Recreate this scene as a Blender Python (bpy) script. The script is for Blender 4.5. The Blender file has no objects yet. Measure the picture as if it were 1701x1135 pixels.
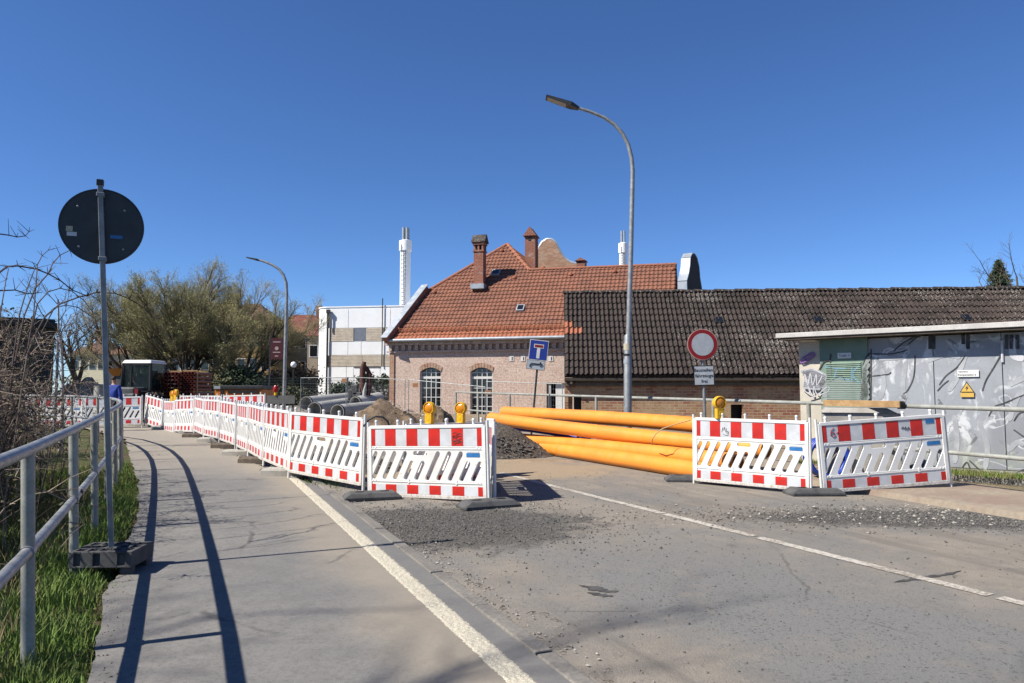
import bpy, bmesh, math, random
import numpy as np
from mathutils import Vector, Matrix, Euler
from mathutils.geometry import delaunay_2d_cdt
R = math.radians
SC = bpy.context.scene
COL = SC.collection
# ------------------------------------------------------------------ camera
CAM_Z, FPX, PITCH = 1.57, 1240.0, math.atan(87.5 / 1240.0)
cd = bpy.data.cameras.new('camera'); cam = bpy.data.objects.new('camera', cd); COL.objects.link(cam)
cd.sensor_fit = 'HORIZONTAL'; cd.sensor_width = 36.0; cd.lens = FPX / 1701.0 * 36.0
cd.clip_start = 0.05; cd.clip_end = 3000.0
cam.location = (0, 0, CAM_Z); cam.rotation_euler = (R(90) + PITCH, 0, 0)
SC.camera = cam
# ------------------------------------------------------------------ sky, sun, exposure
SUN_EL, SHADOW_AZ = 46.0, 22.0          # shadows fall towards +x, 22 degrees towards +y
wd = bpy.data.worlds.new('World'); SC.world = wd; wd.use_nodes = True
wn = wd.node_tree.nodes; wl = wd.node_tree.links
bg = wn['Background']; sky = wn.new('ShaderNodeTexSky')
sky.sky_type = 'NISHITA'; sky.sun_disc = False
sky.sun_elevation = R(SUN_EL); sky.sun_rotation = R(-(90.0 + SHADOW_AZ))
sky.altitude = 500; sky.air_density = 0.8; sky.dust_density = 0.0; sky.ozone_density = 9.0
hs = wn.new('ShaderNodeHueSaturation'); hs.inputs['Saturation'].default_value = 1.06; hs.inputs['Hue'].default_value = 0.504
wl.new(sky.outputs[0], hs.inputs['Color']); wl.new(hs.outputs[0], bg.inputs['Color']); bg.inputs['Strength'].default_value = 0.082
sl = bpy.data.lights.new('sun', 'SUN'); sl.energy = 5.0; sl.angle = R(0.53); sl.color = (1.0, 0.94, 0.84)
sun = bpy.data.objects.new('sun', sl); COL.objects.link(sun)
_ld = Vector((math.cos(R(SUN_EL)) * math.cos(R(SHADOW_AZ)), math.cos(R(SUN_EL)) * math.sin(R(SHADOW_AZ)), -math.sin(R(SUN_EL))))
sun.rotation_euler = _ld.to_track_quat('-Z', 'Y').to_euler(); sun.location = (-30, -12, 30)
SC.view_settings.view_transform = 'Standard'; SC.view_settings.look = 'None'
SC.view_settings.exposure = 0.85; SC.view_settings.gamma = 1.0; SC.view_settings.use_curve_mapping = False
SC.cycles.max_bounces = 6; SC.cycles.diffuse_bounces = 2; SC.cycles.transparent_max_bounces = 8

# ------------------------------------------------------------------ places: a pixel of the photograph -> a point in the world
_cp, _sp = math.cos(PITCH), math.sin(PITCH)
def ray(px, py):
    u = (px - 850.5) / FPX; v = (567.5 - py) / FPX
    return Vector((u, _cp - v * _sp, _sp + v * _cp))
def at(px, py, Y):
    d = ray(px, py); return Vector((0, 0, CAM_Z)) + d * (Y / d.y)
def smooth(a, b, x):
    t = min(1, max(0, (x - a) / (b - a))); return t * t * (3 - 2 * t)
def rail_x(y): return -0.80 - 0.46 * y
def gz(x, y):
    z = 0.015 * min(max(y, -20), 60)
    sd = rail_x(y) - x - 0.25
    if sd > 0: z -= 0.30 * min(sd, 3.5) * (1 - smooth(11, 17, y))
    return z
def gnd(px, py):
    d = ray(px, py); z = 0.1
    for _ in range(12):
        t = (z - CAM_Z) / d.z; p = Vector((0, 0, CAM_Z)) + d * t
        z = 0.015 * min(max(p.y, -20), 60)
    return Vector((p.x, p.y, z))
def plane_hit(px, py, p0, n):
    d = ray(px, py); o = Vector((0, 0, CAM_Z)); t = (p0 - o).dot(n) / d.dot(n); return o + d * t
def on(x, y, dz=0.0): return Vector((x, y, gz(x, y) + dz))

# ------------------------------------------------------------------ mesh building
def full_m(o):
    M = Matrix.LocRotScale(o.location, o.rotation_euler, o.scale)
    return M if o.parent is None else full_m(o.parent) @ M
class MB:
    def __init__(s): s.v = []; s.f = []
    def add(s, vs, fs):
        o = len(s.v); s.v += [tuple(v) for v in vs]; s.f += [tuple(i + o for i in f) for f in fs]; return s
    def box(s, c, d, M=None):
        x, y, z = d[0] / 2, d[1] / 2, d[2] / 2
        vs = [Vector((i * x, j * y, k * z)) for k in (-1, 1) for j in (-1, 1) for i in (-1, 1)]
        if M is not None: vs = [M @ v for v in vs]
        c = Vector(c); vs = [v + c for v in vs]
        return s.add(vs, [(0, 2, 3, 1), (4, 5, 7, 6), (0, 1, 5, 4), (2, 6, 7, 3), (0, 4, 6, 2), (1, 3, 7, 5)])
    def hexa(s, v8):
        return s.add(v8, [(0, 2, 3, 1), (4, 5, 7, 6), (0, 1, 5, 4), (2, 6, 7, 3), (0, 4, 6, 2), (1, 3, 7, 5)])
    def tube(s, pts, r, n=8, caps=True):
        pts = [Vector(p) for p in pts]; m = len(pts)
        rs = r if isinstance(r, (list, tuple)) else [r] * m
        o = len(s.v); ref = None
        for i, p in enumerate(pts):
            t = (pts[min(i + 1, m - 1)] - pts[max(i - 1, 0)])
            t = t.normalized() if t.length > 1e-9 else Vector((0, 0, 1))
            if ref is None: ref = Vector((0, 0, 1)) if abs(t.z) < 0.9 else Vector((1, 0, 0))
            a = t.cross(ref)
            if a.length < 1e-6: a = t.orthogonal()
            a.normalize(); b = t.cross(a); ref = a.cross(t); 
            for k in range(n):
                q = 2 * math.pi * k / n; w = p + (a * math.cos(q) + b * math.sin(q)) * rs[i]
                s.v.append((w.x, w.y, w.z))
        for i in range(m - 1):
            for k in range(n):
                k2 = (k + 1) % n
                s.f.append((o + i * n + k, o + i * n + k2, o + (i + 1) * n + k2, o + (i + 1) * n + k))
        if caps and n > 2:
            s.f.append(tuple(o + k for k in reversed(range(n)))); s.f.append(tuple(o + (m - 1) * n + k for k in range(n)))
        return s
    def lathe(s, prof, n=20, M=None):          # prof: (radius, z) list
        o = len(s.v)
        for r, z in prof:
            for k in range(n):
                q = 2 * math.pi * k / n; w = Vector((r * math.cos(q), r * math.sin(q), z))
                if M is not None: w = M @ w
                s.v.append((w.x, w.y, w.z))
        for i in range(len(prof) - 1):
            for k in range(n):
                k2 = (k + 1) % n
                s.f.append((o + i * n + k, o + i * n + k2, o + (i + 1) * n + k2, o + (i + 1) * n + k))
        s.f.append(tuple(o + k for k in reversed(range(n)))); s.f.append(tuple(o + (len(prof) - 1) * n + k for k in range(n)))
        return s
    def prism(s, poly, t0, t1, M=None):        # polygon in local xy, from t0 to t1 along local z
        n = len(poly)
        vs = [Vector((x, y, t0)) for x, y in poly] + [Vector((x, y, t1)) for x, y in poly]
        if M is not None: vs = [M @ v for v in vs]
        return s.add(vs, [tuple(reversed(range(n))), tuple(range(n, 2 * n))] + [(i, (i + 1) % n, n + (i + 1) % n, n + i) for i in range(n)])
    def plate(s, outer, holes, t0, t1, M=None):
        pts = [Vector(p) for p in outer]; edges = [(i, (i + 1) % len(outer)) for i in range(len(outer))]
        for h in holes:
            o = len(pts); pts += [Vector(p) for p in h]; edges += [(o + i, o + (i + 1) % len(h)) for i in range(len(h))]
        V, E, F, *_ = delaunay_2d_cdt(pts, edges, [], 1, 1e-6)
        def inside(p, poly):
            c = False; n = len(poly)
            for i in range(n):
                x1, y1 = poly[i]; x2, y2 = poly[(i + 1) % n]
                if (y1 > p[1]) != (y2 > p[1]) and p[0] < (x2 - x1) * (p[1] - y1) / (y2 - y1) + x1: c = not c
            return c
        keep = []
        for f in F:
            c = sum((V[i] for i in f), Vector((0, 0))) / len(f)
            if inside(c, outer) and not any(inside(c, h) for h in holes): keep.append(tuple(f))
        n = len(V)
        vs = [Vector((v.x, v.y, t0)) for v in V] + [Vector((v.x, v.y, t1)) for v in V]
        if M is not None: vs = [M @ v for v in vs]
        cnt = {}
        for f in keep:
            for i in range(len(f)):
                e = (f[i], f[(i + 1) % len(f)]); cnt[e] = 1
        side = [(a, b, b + n, a + n) for (a, b) in cnt if (b, a) not in cnt]
        return s.add(vs, [tuple(reversed(f)) for f in keep] + [tuple(i + n for i in f) for f in keep] + side)
    def obj(s, name, mat, parent=None, world=False, sm=None, bev=0, loc=None):
        me = bpy.data.meshes.new(name); vs = s.v
        if world and parent is not None:
            Mi = full_m(parent).inverted()
            vs = [tuple(Mi @ Vector(v)) for v in vs]
        if loc is not None:
            L = Vector(loc); vs = [(v[0] - L.x, v[1] - L.y, v[2] - L.z) for v in vs]
        me.from_pydata(vs, [], s.f); me.materials.append(mat)
        if sm is not None:
            me.polygons.foreach_set('use_smooth', [True] * len(me.polygons)); me.set_sharp_from_angle(angle=R(sm))
        me.update()
        o = bpy.data.objects.new(name, me); COL.objects.link(o)
        if loc is not None: o.location = loc
        if parent is not None: o.parent = parent
        if bev:
            b = o.modifiers.new('bevel', 'BEVEL'); b.width = bev; b.segments = 2; b.limit_method = 'ANGLE'; b.angle_limit = R(40)
        return o
def put(name, me, parent, loc=(0, 0, 0), rot=(0, 0, 0), scale=(1, 1, 1)):   # another object on shared mesh data
    o = bpy.data.objects.new(name, me); COL.objects.link(o); o.parent = parent
    o.location = loc; o.rotation_euler = rot; o.scale = scale; return o
def tag(o, label=None, cat=None, group=None, kind=None):
    if label: o['label'] = label
    if cat: o['category'] = cat
    if group: o['group'] = group
    if kind: o['kind'] = kind
    return o
def thing(name, label, cat, loc=(0, 0, 0), rotz=0.0, group=None):
    e = bpy.data.objects.new(name, None); COL.objects.link(e); e.empty_display_size = 0.2
    e.location = loc; e.rotation_euler = (0, 0, rotz)
    return tag(e, label, cat, group)
def dup(root, label=None, parent=None):
    c = root.copy(); COL.objects.link(c); c.parent = parent
    if label: c['label'] = label
    for ch in list(root.children): dup(ch, None, c)
    return c
def basis(ex, up=Vector((0, 0, 1))):
    ex = Vector(ex).normalized(); ey = up.cross(ex).normalized(); ez = ex.cross(ey)
    return Matrix((ex, ey, ez)).transposed()
def text(body, size, mat, parent, M, name='lettering', depth=0.0015):
    c = bpy.data.curves.new(name, 'FONT'); c.body = body; c.size = size; c.align_x = 'CENTER'; c.align_y = 'CENTER'; c.extrude = depth; c.resolution_u = 3
    tmp = bpy.data.objects.new('tmp', c); COL.objects.link(tmp); bpy.context.view_layer.update()
    me = bpy.data.meshes.new_from_object(tmp.evaluated_get(bpy.context.evaluated_depsgraph_get())); bpy.data.objects.remove(tmp); bpy.data.curves.remove(c)
    me.materials.clear(); me.materials.append(mat); o = bpy.data.objects.new(name, me); COL.objects.link(o); o.parent = parent; o.matrix_local = M; return o

# ------------------------------------------------------------------ materials
class NT:
    def __init__(s, name):
        s.m = bpy.data.materials.new(name); s.m.use_nodes = True; s.t = s.m.node_tree; s.n = s.t.nodes; s.l = s.t.links
        s.b = s.n['Principled BSDF']; s.tc = s.n.new('ShaderNodeTexCoord'); s.co = s.tc.outputs['Object']
    def lk(s, a, b): s.l.new(a, b)
    def val(s, x, sock):
        if hasattr(x, 'links') or isinstance(x, bpy.types.NodeSocket): s.lk(x, sock)
        else: sock.default_value = x
    def noise(s, scale, detail=4, rough=0.6, co=None, dist=0.0):
        n = s.n.new('ShaderNodeTexNoise'); n.inputs['Scale'].default_value = scale; n.inputs['Detail'].default_value = detail
        n.inputs['Roughness'].default_value = rough; n.inputs['Distortion'].default_value = dist
        s.lk(co or s.co, n.inputs['Vector']); return n.outputs['Fac']
    def n_col(s, scale):
        n = s.n.new('ShaderNodeTexNoise'); n.inputs['Scale'].default_value = scale; n.inputs['Detail'].default_value = 4; s.lk(s.co, n.inputs['Vector']); return n.outputs['Color']
    def voro(s, scale, co=None, feat='F1', out='Distance'):
        n = s.n.new('ShaderNodeTexVoronoi'); n.feature = feat; n.inputs['Scale'].default_value = scale
        s.lk(co or s.co, n.inputs['Vector']); return n.outputs[out]
    def ramp(s, f, a, b, ca=0.0, cb=1.0):
        n = s.n.new('ShaderNodeMapRange'); n.interpolation_type = 'SMOOTHSTEP'
        s.val(f, n.inputs[0]); n.inputs[1].default_value = a; n.inputs[2].default_value = b; n.inputs[3].default_value = ca; n.inputs[4].default_value = cb
        return n.outputs[0]
    def mix(s, f, a, b, mode='MIX'):
        n = s.n.new('ShaderNodeMix'); n.data_type = 'RGBA'; n.blend_type = mode
        s.val(f, n.inputs[0])
        for x, i in ((a, 6), (b, 7)):
            if isinstance(x, tuple): n.inputs[i].default_value = (x[0], x[1], x[2], 1)
            else: s.lk(x, n.inputs[i])
        return n.outputs[2]
    def math(s, op, a, b=0.0, c=0.0):
        n = s.n.new('ShaderNodeMath'); n.operation = op
        for i, x in enumerate((a, b, c)): s.val(x, n.inputs[i])
        return n.outputs[0]
    def sep(s, co=None):
        n = s.n.new('ShaderNodeSeparateXYZ'); s.lk(co or s.co, n.inputs[0]); return n.outputs
    def comb(s, x, y, z=0.0):
        n = s.n.new('ShaderNodeCombineXYZ')
        for i, q in enumerate((x, y, z)): s.val(q, n.inputs[i])
        return n.outputs[0]
    def scaled(s, v):
        n = s.n.new('ShaderNodeMapping'); n.inputs['Scale'].default_value = v; s.lk(s.co, n.inputs[0]); return n.outputs[0]
    def rnd(s): return s.n.new('ShaderNodeObjectInfo').outputs['Random']
    def bump(s, h, strength=0.3, dist=0.01):
        n = s.n.new('ShaderNodeBump'); n.inputs['Strength'].default_value = strength; n.inputs['Distance'].default_value = dist
        s.lk(h, n.inputs['Height']); s.lk(n.outputs[0], s.b.inputs['Normal'])
    def col(s, c, k=0.80): s.lk(s.mix(1.0, c, (k, k, k), 'MULTIPLY'), s.b.inputs['Base Color'])
    def rough(s, r): s.val(r, s.b.inputs['Roughness'])
    def spec(s, v): s.b.inputs['Specular IOR Level'].default_value = v
def mat(name, c, rough=0.7, c2=None, scale=6.0, var=0.18, fine=0.08, bump=0.0, bscale=60.0, bdist=0.004, metal=0.0, spec=0.4, rnd=0.0, lo=0.38, hi=0.62):
    t = NT(name); c2 = c2 or tuple(x * (1 - var) for x in c)
    k = t.mix(t.ramp(t.noise(scale), lo, hi), c, c2)
    if fine: k = t.mix(t.ramp(t.noise(scale * 11, 3), 0.3, 0.7, 0, fine * 3), k, tuple(x * 0.55 for x in c2))
    if rnd: k = t.mix(t.math('MULTIPLY', t.rnd(), rnd), k, tuple(x * 0.35 for x in c))
    t.col(k); t.rough(t.ramp(t.noise(scale * 3), 0.2, 0.8, max(0.02, rough - 0.08), min(1, rough + 0.1))); t.spec(spec)
    t.b.inputs['Metallic'].default_value = metal
    if bump: t.bump(t.noise(bscale, 4), bump, bdist)
    return t.m
def brick_mat(name, c1, c2, mortar, wash=None, wash_amt=0.5, rowh=0.083, len_=0.25, wscale=0.9, bump=0.6):
    t = NT(name); x, y, z = t.sep()
    co = t.comb(t.math('ADD', x, y), z, 0.0)
    n = t.n.new('ShaderNodeTexBrick'); t.lk(co, n.inputs['Vector'])
    n.inputs['Scale'].default_value = 1.0; n.inputs['Brick Width'].default_value = len_; n.inputs['Row Height'].default_value = rowh
    n.inputs['Mortar Size'].default_value = 0.007; n.inputs['Mortar Smooth'].default_value = 0.2; n.inputs['Bias'].default_value = -0.1
    n.inputs['Color1'].default_value = (*c1, 1); n.inputs['Color2'].default_value = (*c2, 1); n.inputs['Mortar'].default_value = (*mortar, 1)
    k = n.outputs['Color']
    if wash:
        f = t.math('ADD', t.math('MULTIPLY', t.noise(wscale, 5, 0.65), 0.7), t.math('MULTIPLY', t.noise(6.0, 5, 0.7), 0.3))
        f = t.ramp(f, 0.62 - wash_amt * 0.35, 0.72 - wash_amt * 0.35)
        k = t.mix(t.math('MULTIPLY', f, t.ramp(t.noise(11, 6, 0.8), 0.36, 0.60, 0.15, 0.85)), k, wash)
    k = t.mix(t.ramp(t.noise(1.3, 5), 0.35, 0.75, 0, 0.45), k, t.mix(1.0, k, (0.62, 0.58, 0.54), 'MULTIPLY'))
    t.col(k); t.rough(0.92); t.spec(0.2)
    h = t.math('SUBTRACT', t.noise(40, 3), t.math('MULTIPLY', n.outputs['Fac'], 1.2))
    t.bump(h, bump, 0.012); return t.m

M_ = {}
M_['white_plastic'] = mat('white plastic', (0.78, 0.78, 0.76), 0.42, (0.60, 0.585, 0.55), 3.0, fine=0.06, spec=0.45, rnd=0.10, lo=0.45, hi=0.8)
def dirty_plastic():
    t = NT('scuffed white plastic'); x, y, z = t.sep(); n = t.noise(3.0, 5, 0.65); f = t.noise(26, 4, 0.7)
    k = t.mix(t.ramp(n, 0.45, 0.8), (0.80, 0.80, 0.78), (0.66, 0.645, 0.61))
    d = t.math('MULTIPLY', t.ramp(t.math('ADD', z, t.math('MULTIPLY', n, 0.35)), 0.42, 0.14), t.ramp(f, 0.35, 0.7, 0.25, 0.9))
    k = t.mix(d, k, (0.32, 0.26, 0.20)); k = t.mix(t.ramp(t.noise(9, 5, 0.8, t.scaled((0.5, 1, 3))), 0.60, 0.70, 0, 0.65), k, (0.34, 0.32, 0.29))
    k = t.mix(t.math('MULTIPLY', t.rnd(), 0.16), k, (0.45, 0.42, 0.37)); t.col(k); t.rough(0.45); return t.m
M_['body_plastic'] = dirty_plastic()
M_['sheet_white'] = mat('grey white reflective sheet', (0.66, 0.69, 0.72), 0.38, (0.56, 0.58, 0.60), 4.0, fine=0.05, spec=0.5, rnd=0.08)
M_['sheet_red'] = mat('red reflective sheet', (0.68, 0.028, 0.018), 0.38, (0.52, 0.022, 0.016), 5.0, fine=0.04, spec=0.5, rnd=0.18)
M_['rubber'] = mat('recycled rubber', (0.055, 0.056, 0.058), 0.85, (0.10, 0.10, 0.10), 7.0, bump=0.5, bscale=120, fine=0.1)
M_['concrete'] = mat('concrete', (0.42, 0.40, 0.36), 0.9, (0.31, 0.295, 0.26), 4.0, bump=0.4, bscale=70)
M_['concrete_pipe'] = mat('grey concrete pipe', (0.50, 0.50, 0.48), 0.85, (0.40, 0.40, 0.385), 1.5, bump=0.2)
M_['galv'] = mat('galvanised steel', (0.40, 0.41, 0.41), 0.45, (0.28, 0.29, 0.29), 9.0, fine=0.10, metal=0.35, spec=0.4)
M_['galv_dull'] = mat('weathered zinc', (0.30, 0.32, 0.33), 0.55, (0.22, 0.235, 0.245), 7.0, fine=0.08, metal=0.45)
M_['rail_paint'] = mat('grey painted rail', (0.38, 0.385, 0.345), 0.5, (0.28, 0.285, 0.255), 5.0, fine=0.12, spec=0.4)
M_['sign_back'] = mat('dark grey sign back', (0.030, 0.034, 0.038), 0.45, (0.042, 0.047, 0.05), 5.0, fine=0.1, spec=0.4)
M_['black'] = mat('black paint', (0.018, 0.018, 0.02), 0.5, var=0.3)
M_['dark_metal'] = mat('dark metal', (0.05, 0.052, 0.055), 0.5, var=0.3, metal=0.3)
M_['yellow_plastic'] = mat('yellow lamp plastic', (0.80, 0.46, 0.012), 0.35, (0.70, 0.38, 0.01), 20, fine=0.03, spec=0.5)
M_['amber'] = mat('amber lens', (0.78, 0.30, 0.008), 0.2, (0.60, 0.20, 0.005), 40, fine=0.1, bump=0.6, bscale=160, spec=0.6)
M_['blue_sticker'] = mat('blue sticker', (0.04, 0.20, 0.50), 0.4, var=0.2)
M_['white_print'] = mat('white print', (0.78, 0.78, 0.76), 0.5, var=0.05)
def pipe_mat():
    t = NT('orange yellow plastic pipe'); k = t.mix(t.ramp(t.noise(1.1, 4), 0.38, 0.62), (0.86, 0.30, 0.034), (0.77, 0.265, 0.034))
    k = t.mix(t.ramp(t.noise(5.0, 6, 0.75), 0.52, 0.76, 0, 0.3), k, (0.66, 0.38, 0.14)); k = t.mix(t.ramp(t.noise(30, 4, 0.8), 0.66, 0.72, 0, 0.5), k, (0.60, 0.47, 0.30))
    t.col(k); t.rough(t.ramp(t.noise(4, 4), 0.3, 0.7, 0.34, 0.58)); t.bump(t.noise(18, 4), 0.06, 0.01); return t.m
M_['pipe_yellow'] = pipe_mat()
M_['pipe_blue'] = mat('blue plastic pipe', (0.02, 0.06, 0.42), 0.4, (0.02, 0.05, 0.33), 3)
M_['strap'] = mat('pale strap', (0.55, 0.40, 0.20), 0.7)
M_['wood'] = mat('raw timber', (0.50, 0.32, 0.15), 0.8, (0.38, 0.23, 0.10), 9, fine=0.2)
M_['old_wood'] = mat('weathered timber', (0.16, 0.125, 0.095), 0.9, (0.10, 0.08, 0.062), 6, fine=0.2)
M_['glass'] = mat('dark window glass', (0.012, 0.014, 0.017), 0.08, var=0.2, spec=0.7, fine=0)
M_['window_white'] = mat('white window bars', (0.72, 0.72, 0.70), 0.5, var=0.1)
M_['zinc_sheet'] = mat('zinc sheet flashing', (0.46, 0.50, 0.54), 0.45, (0.36, 0.40, 0.44), 3, metal=0.3)
# ================================================================== THE SETTING
from mathutils import noise as mnoise
def kx(s, y): return 2.16 - 0.435 * y + s            # road frame: s metres right of the kerb's road side
def ell(t, x, y, cx, cy, a, b, n, amp):
    dx = t.math('DIVIDE', t.math('SUBTRACT', x, cx), a); dy = t.math('DIVIDE', t.math('SUBTRACT', y, cy), b)
    d = t.math('SQRT', t.math('ADD', t.math('MULTIPLY', dx, dx), t.math('MULTIPLY', dy, dy)))
    return t.math('ADD', d, t.math('MULTIPLY', t.math('SUBTRACT', n, 0.5), amp))
def make_road_mat():
    t = NT('dusty worn asphalt'); x, y, z = t.sep()
    s = t.math('ADD', x, t.math('SUBTRACT', t.math('MULTIPLY', y, 0.435), 2.16))
    big = t.noise(0.55, 6, 0.62); mid = t.noise(2.6, 6, 0.65); fine = t.noise(85, 3, 0.7); grit = t.voro(42)
    asphalt = t.mix(t.ramp(t.voro(70, out='Color'), 0.10, 0.30), (0.105, 0.104, 0.10), (0.195, 0.193, 0.186)); asphalt = t.mix(t.ramp(t.noise(34, 5, 0.8), 0.46, 0.70, 0, 0.35), asphalt, (0.15, 0.147, 0.14))
    asphalt = t.mix(t.ramp(t.voro(130, out='Color'), 0.55, 0.95, 0, 0.5), asphalt, (0.26, 0.25, 0.23))
    dust = t.mix(t.ramp(mid, 0.3, 0.7), (0.305, 0.268, 0.222), (0.235, 0.212, 0.182))
    dust = t.mix(t.ramp(fine, 0.42, 0.75, 0, 0.5), dust, (0.13, 0.115, 0.098))
    along = t.comb(t.math('MULTIPLY', s, 2.2), t.math('MULTIPLY', y, 0.16), 0.0); tr_ = t.noise(1.0, 5, 0.65, along)
    dust = t.mix(t.ramp(tr_, 0.50, 0.66, 0, 0.7), dust, (0.165, 0.15, 0.13))
    dust = t.mix(t.ramp(t.noise(9, 5, 0.75), 0.58, 0.68, 0, 0.55), dust, (0.12, 0.108, 0.094))
    # bare asphalt shows in the wheel track between kerb and centre line, dust lies along both edges and further on
    m = t.ramp(t.math('ADD', s, t.math('MULTIPLY', t.math('SUBTRACT', big, 0.5), 2.6)), 0.55, 1.25)
    m2 = t.ramp(t.math('ADD', s, t.math('MULTIPLY', t.math('SUBTRACT', big, 0.5), 3.0)), 3.7, 2.9)
    m3 = t.ramp(t.math('ADD', y, t.math('MULTIPLY', t.math('SUBTRACT', mid, 0.5), 5.0)), 8.6, 6.4)
    bare = t.math('MULTIPLY', t.math('MULTIPLY', m, m2), m3)
    far = t.math('MULTIPLY', t.ramp(big, 0.44, 0.60), 0.7)
    bare = t.math('MAXIMUM', bare, far)
    bare = t.math('MULTIPLY', bare, t.ramp(mid, 0.20, 0.52, 0.35, 1.0))
    k = t.mix(bare, dust, asphalt)
    # dark damp tyre smears
    sm = t.noise(1.4, 5, 0.7, t.scaled((1.6, 0.55, 1)), 0.6)
    k = t.mix(t.ramp(sm, 0.62, 0.72, 0, 0.5), k, (0.10, 0.095, 0.09))
    # sandy spill behind the barriers
    sd = ell(t, x, y, -0.7, 13.6, 3.2, 1.9, mid, 0.9)
    k = t.mix(t.ramp(sd, 1.1, 0.55, 0, 0.85), k, t.mix(t.ramp(fine, 0.3, 0.7), (0.40, 0.305, 0.195), (0.29, 0.22, 0.145)))
    # dark loose chippings
    g1 = ell(t, x, y, -0.85, 8.35, 1.75, 1.35, mid, 1.5); g2 = ell(t, x, y, 5.6, 8.75, 2.9, 0.62, mid, 1.0)
    g = t.math('MAXIMUM', t.ramp(g1, 1.1, 0.7), t.ramp(g2, 1.15, 0.75))
    dk = t.mix(t.ramp(t.voro(48), 0.1, 0.55), (0.20, 0.185, 0.165), (0.052, 0.05, 0.048))
    k = t.mix(t.math('MULTIPLY', g, 0.85), k, dk)
    e = t.voro(0.42, feat='DISTANCE_TO_EDGE', co=t.mix(0.22, t.co, t.n_col(2.0))); ck = t.math('MULTIPLY', t.ramp(e, 0.006, 0.002), t.ramp(big, 0.52, 0.60))
    k = t.mix(t.math('MULTIPLY', ck, 0.4), k, (0.045, 0.042, 0.04))
    t.col(k); t.rough(0.93); t.spec(0.22)
    h = t.math('ADD', t.math('MULTIPLY', t.noise(40, 5, 0.8), 1.0), t.math('MULTIPLY', fine, 0.8))
    t.bump(h, 0.7, 0.012); return t.m
def make_path_mat():
    t = NT('smooth grey path asphalt'); x, y, z = t.sep()
    big = t.noise(0.8, 6, 0.6); mid = t.noise(5, 5, 0.65); fine = t.noise(150, 3, 0.7)
    k = t.mix(t.ramp(big, 0.35, 0.68), (0.192, 0.187, 0.180), (0.232, 0.220, 0.203))
    k = t.mix(t.ramp(mid, 0.40, 0.70, 0, 0.55), k, (0.145, 0.14, 0.135)); k = t.mix(t.ramp(t.noise(26, 5, 0.8), 0.45, 0.68, 0, 0.6), k, (0.115, 0.112, 0.11))
    k = t.mix(t.ramp(fine, 0.48, 0.70, 0, 0.6), k, (0.10, 0.097, 0.095)); k = t.mix(t.ramp(t.noise(48, 4, 0.75), 0.55, 0.72, 0, 0.55), k, (0.105, 0.10, 0.098))
    k = t.mix(t.ramp(t.noise(2.1, 6, 0.7, dist=0.8), 0.60, 0.70, 0, 0.4), k, (0.125, 0.118, 0.112)); k = t.mix(t.ramp(t.noise(12, 5, 0.8), 0.68, 0.74, 0, 0.6), k, (0.30, 0.275, 0.24))
    e = t.voro(0.35, feat='DISTANCE_TO_EDGE', co=t.mix(0.2, t.co, t.n_col(1.7))); k = t.mix(t.math('MULTIPLY', t.ramp(e, 0.008, 0.002), t.ramp(big, 0.50, 0.58, 0, 0.6)), k, (0.05, 0.048, 0.046))
    k = t.mix(t.ramp(t.voro(190, out='Color'), 0.75, 1.0, 0, 0.5), k, (0.33, 0.32, 0.30))
    s = t.math('ADD', x, t.math('SUBTRACT', t.math('MULTIPLY', y, 0.435), 2.16))
    st = t.math('MULTIPLY', t.ramp(t.math('ADD', s, t.math('MULTIPLY', t.math('SUBTRACT', big, 0.5), 1.6)), -1.35, -0.5), t.ramp(s, -0.25, -0.36))
    k = t.mix(t.math('MULTIPLY', st, 0.55), k, (0.33, 0.28, 0.21))          # blown sand along the line
    dr = t.ramp(s, -0.32, -0.26)
    k = t.mix(t.math('MULTIPLY', dr, 0.5), k, (0.145, 0.142, 0.14))          # darker strip laid beside the kerb
    w = t.noise(0.45, 3, 0.5)                                                # sand carried on to the far path
    k = t.mix(t.math('MULTIPLY', t.ramp(t.math('ADD', y, t.math('MULTIPLY', w, 6)), 14, 21), 0.55), k, (0.36, 0.31, 0.24))
    t.col(k); t.rough(0.88); t.spec(0.28); t.bump(t.math('ADD', fine, t.math('MULTIPLY', t.noise(400, 2), 0.5)), 0.3, 0.004); return t.m
def make_soil_mat():
    t = NT('soil and short grass'); x, y, z = t.sep()
    n = t.noise(1.2, 6, 0.65); f = t.noise(24, 5, 0.7)
    k = t.mix(t.ramp(n, 0.42, 0.62), (0.072, 0.095, 0.028), (0.135, 0.10, 0.062))
    k = t.mix(t.ramp(f, 0.4, 0.7), k, (0.06, 0.055, 0.03))
    s = t.math('ADD', x, t.math('SUBTRACT', t.math('MULTIPLY', y, 0.435), 2.16))
    sand = t.math('MULTIPLY', t.ramp(s, -3.0, -1.2), t.ramp(y, 10.5, 12.5))
    k = t.mix(sand, k, t.mix(t.ramp(f, 0.35, 0.65), (0.33, 0.265, 0.185), (0.21, 0.165, 0.115)))
    t.col(k); t.rough(0.96); t.spec(0.15); t.bump(f, 0.8, 0.03); return t.m
M_['road'] = make_road_mat(); M_['path'] = make_path_mat(); M_['soil'] = make_soil_mat()

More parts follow.
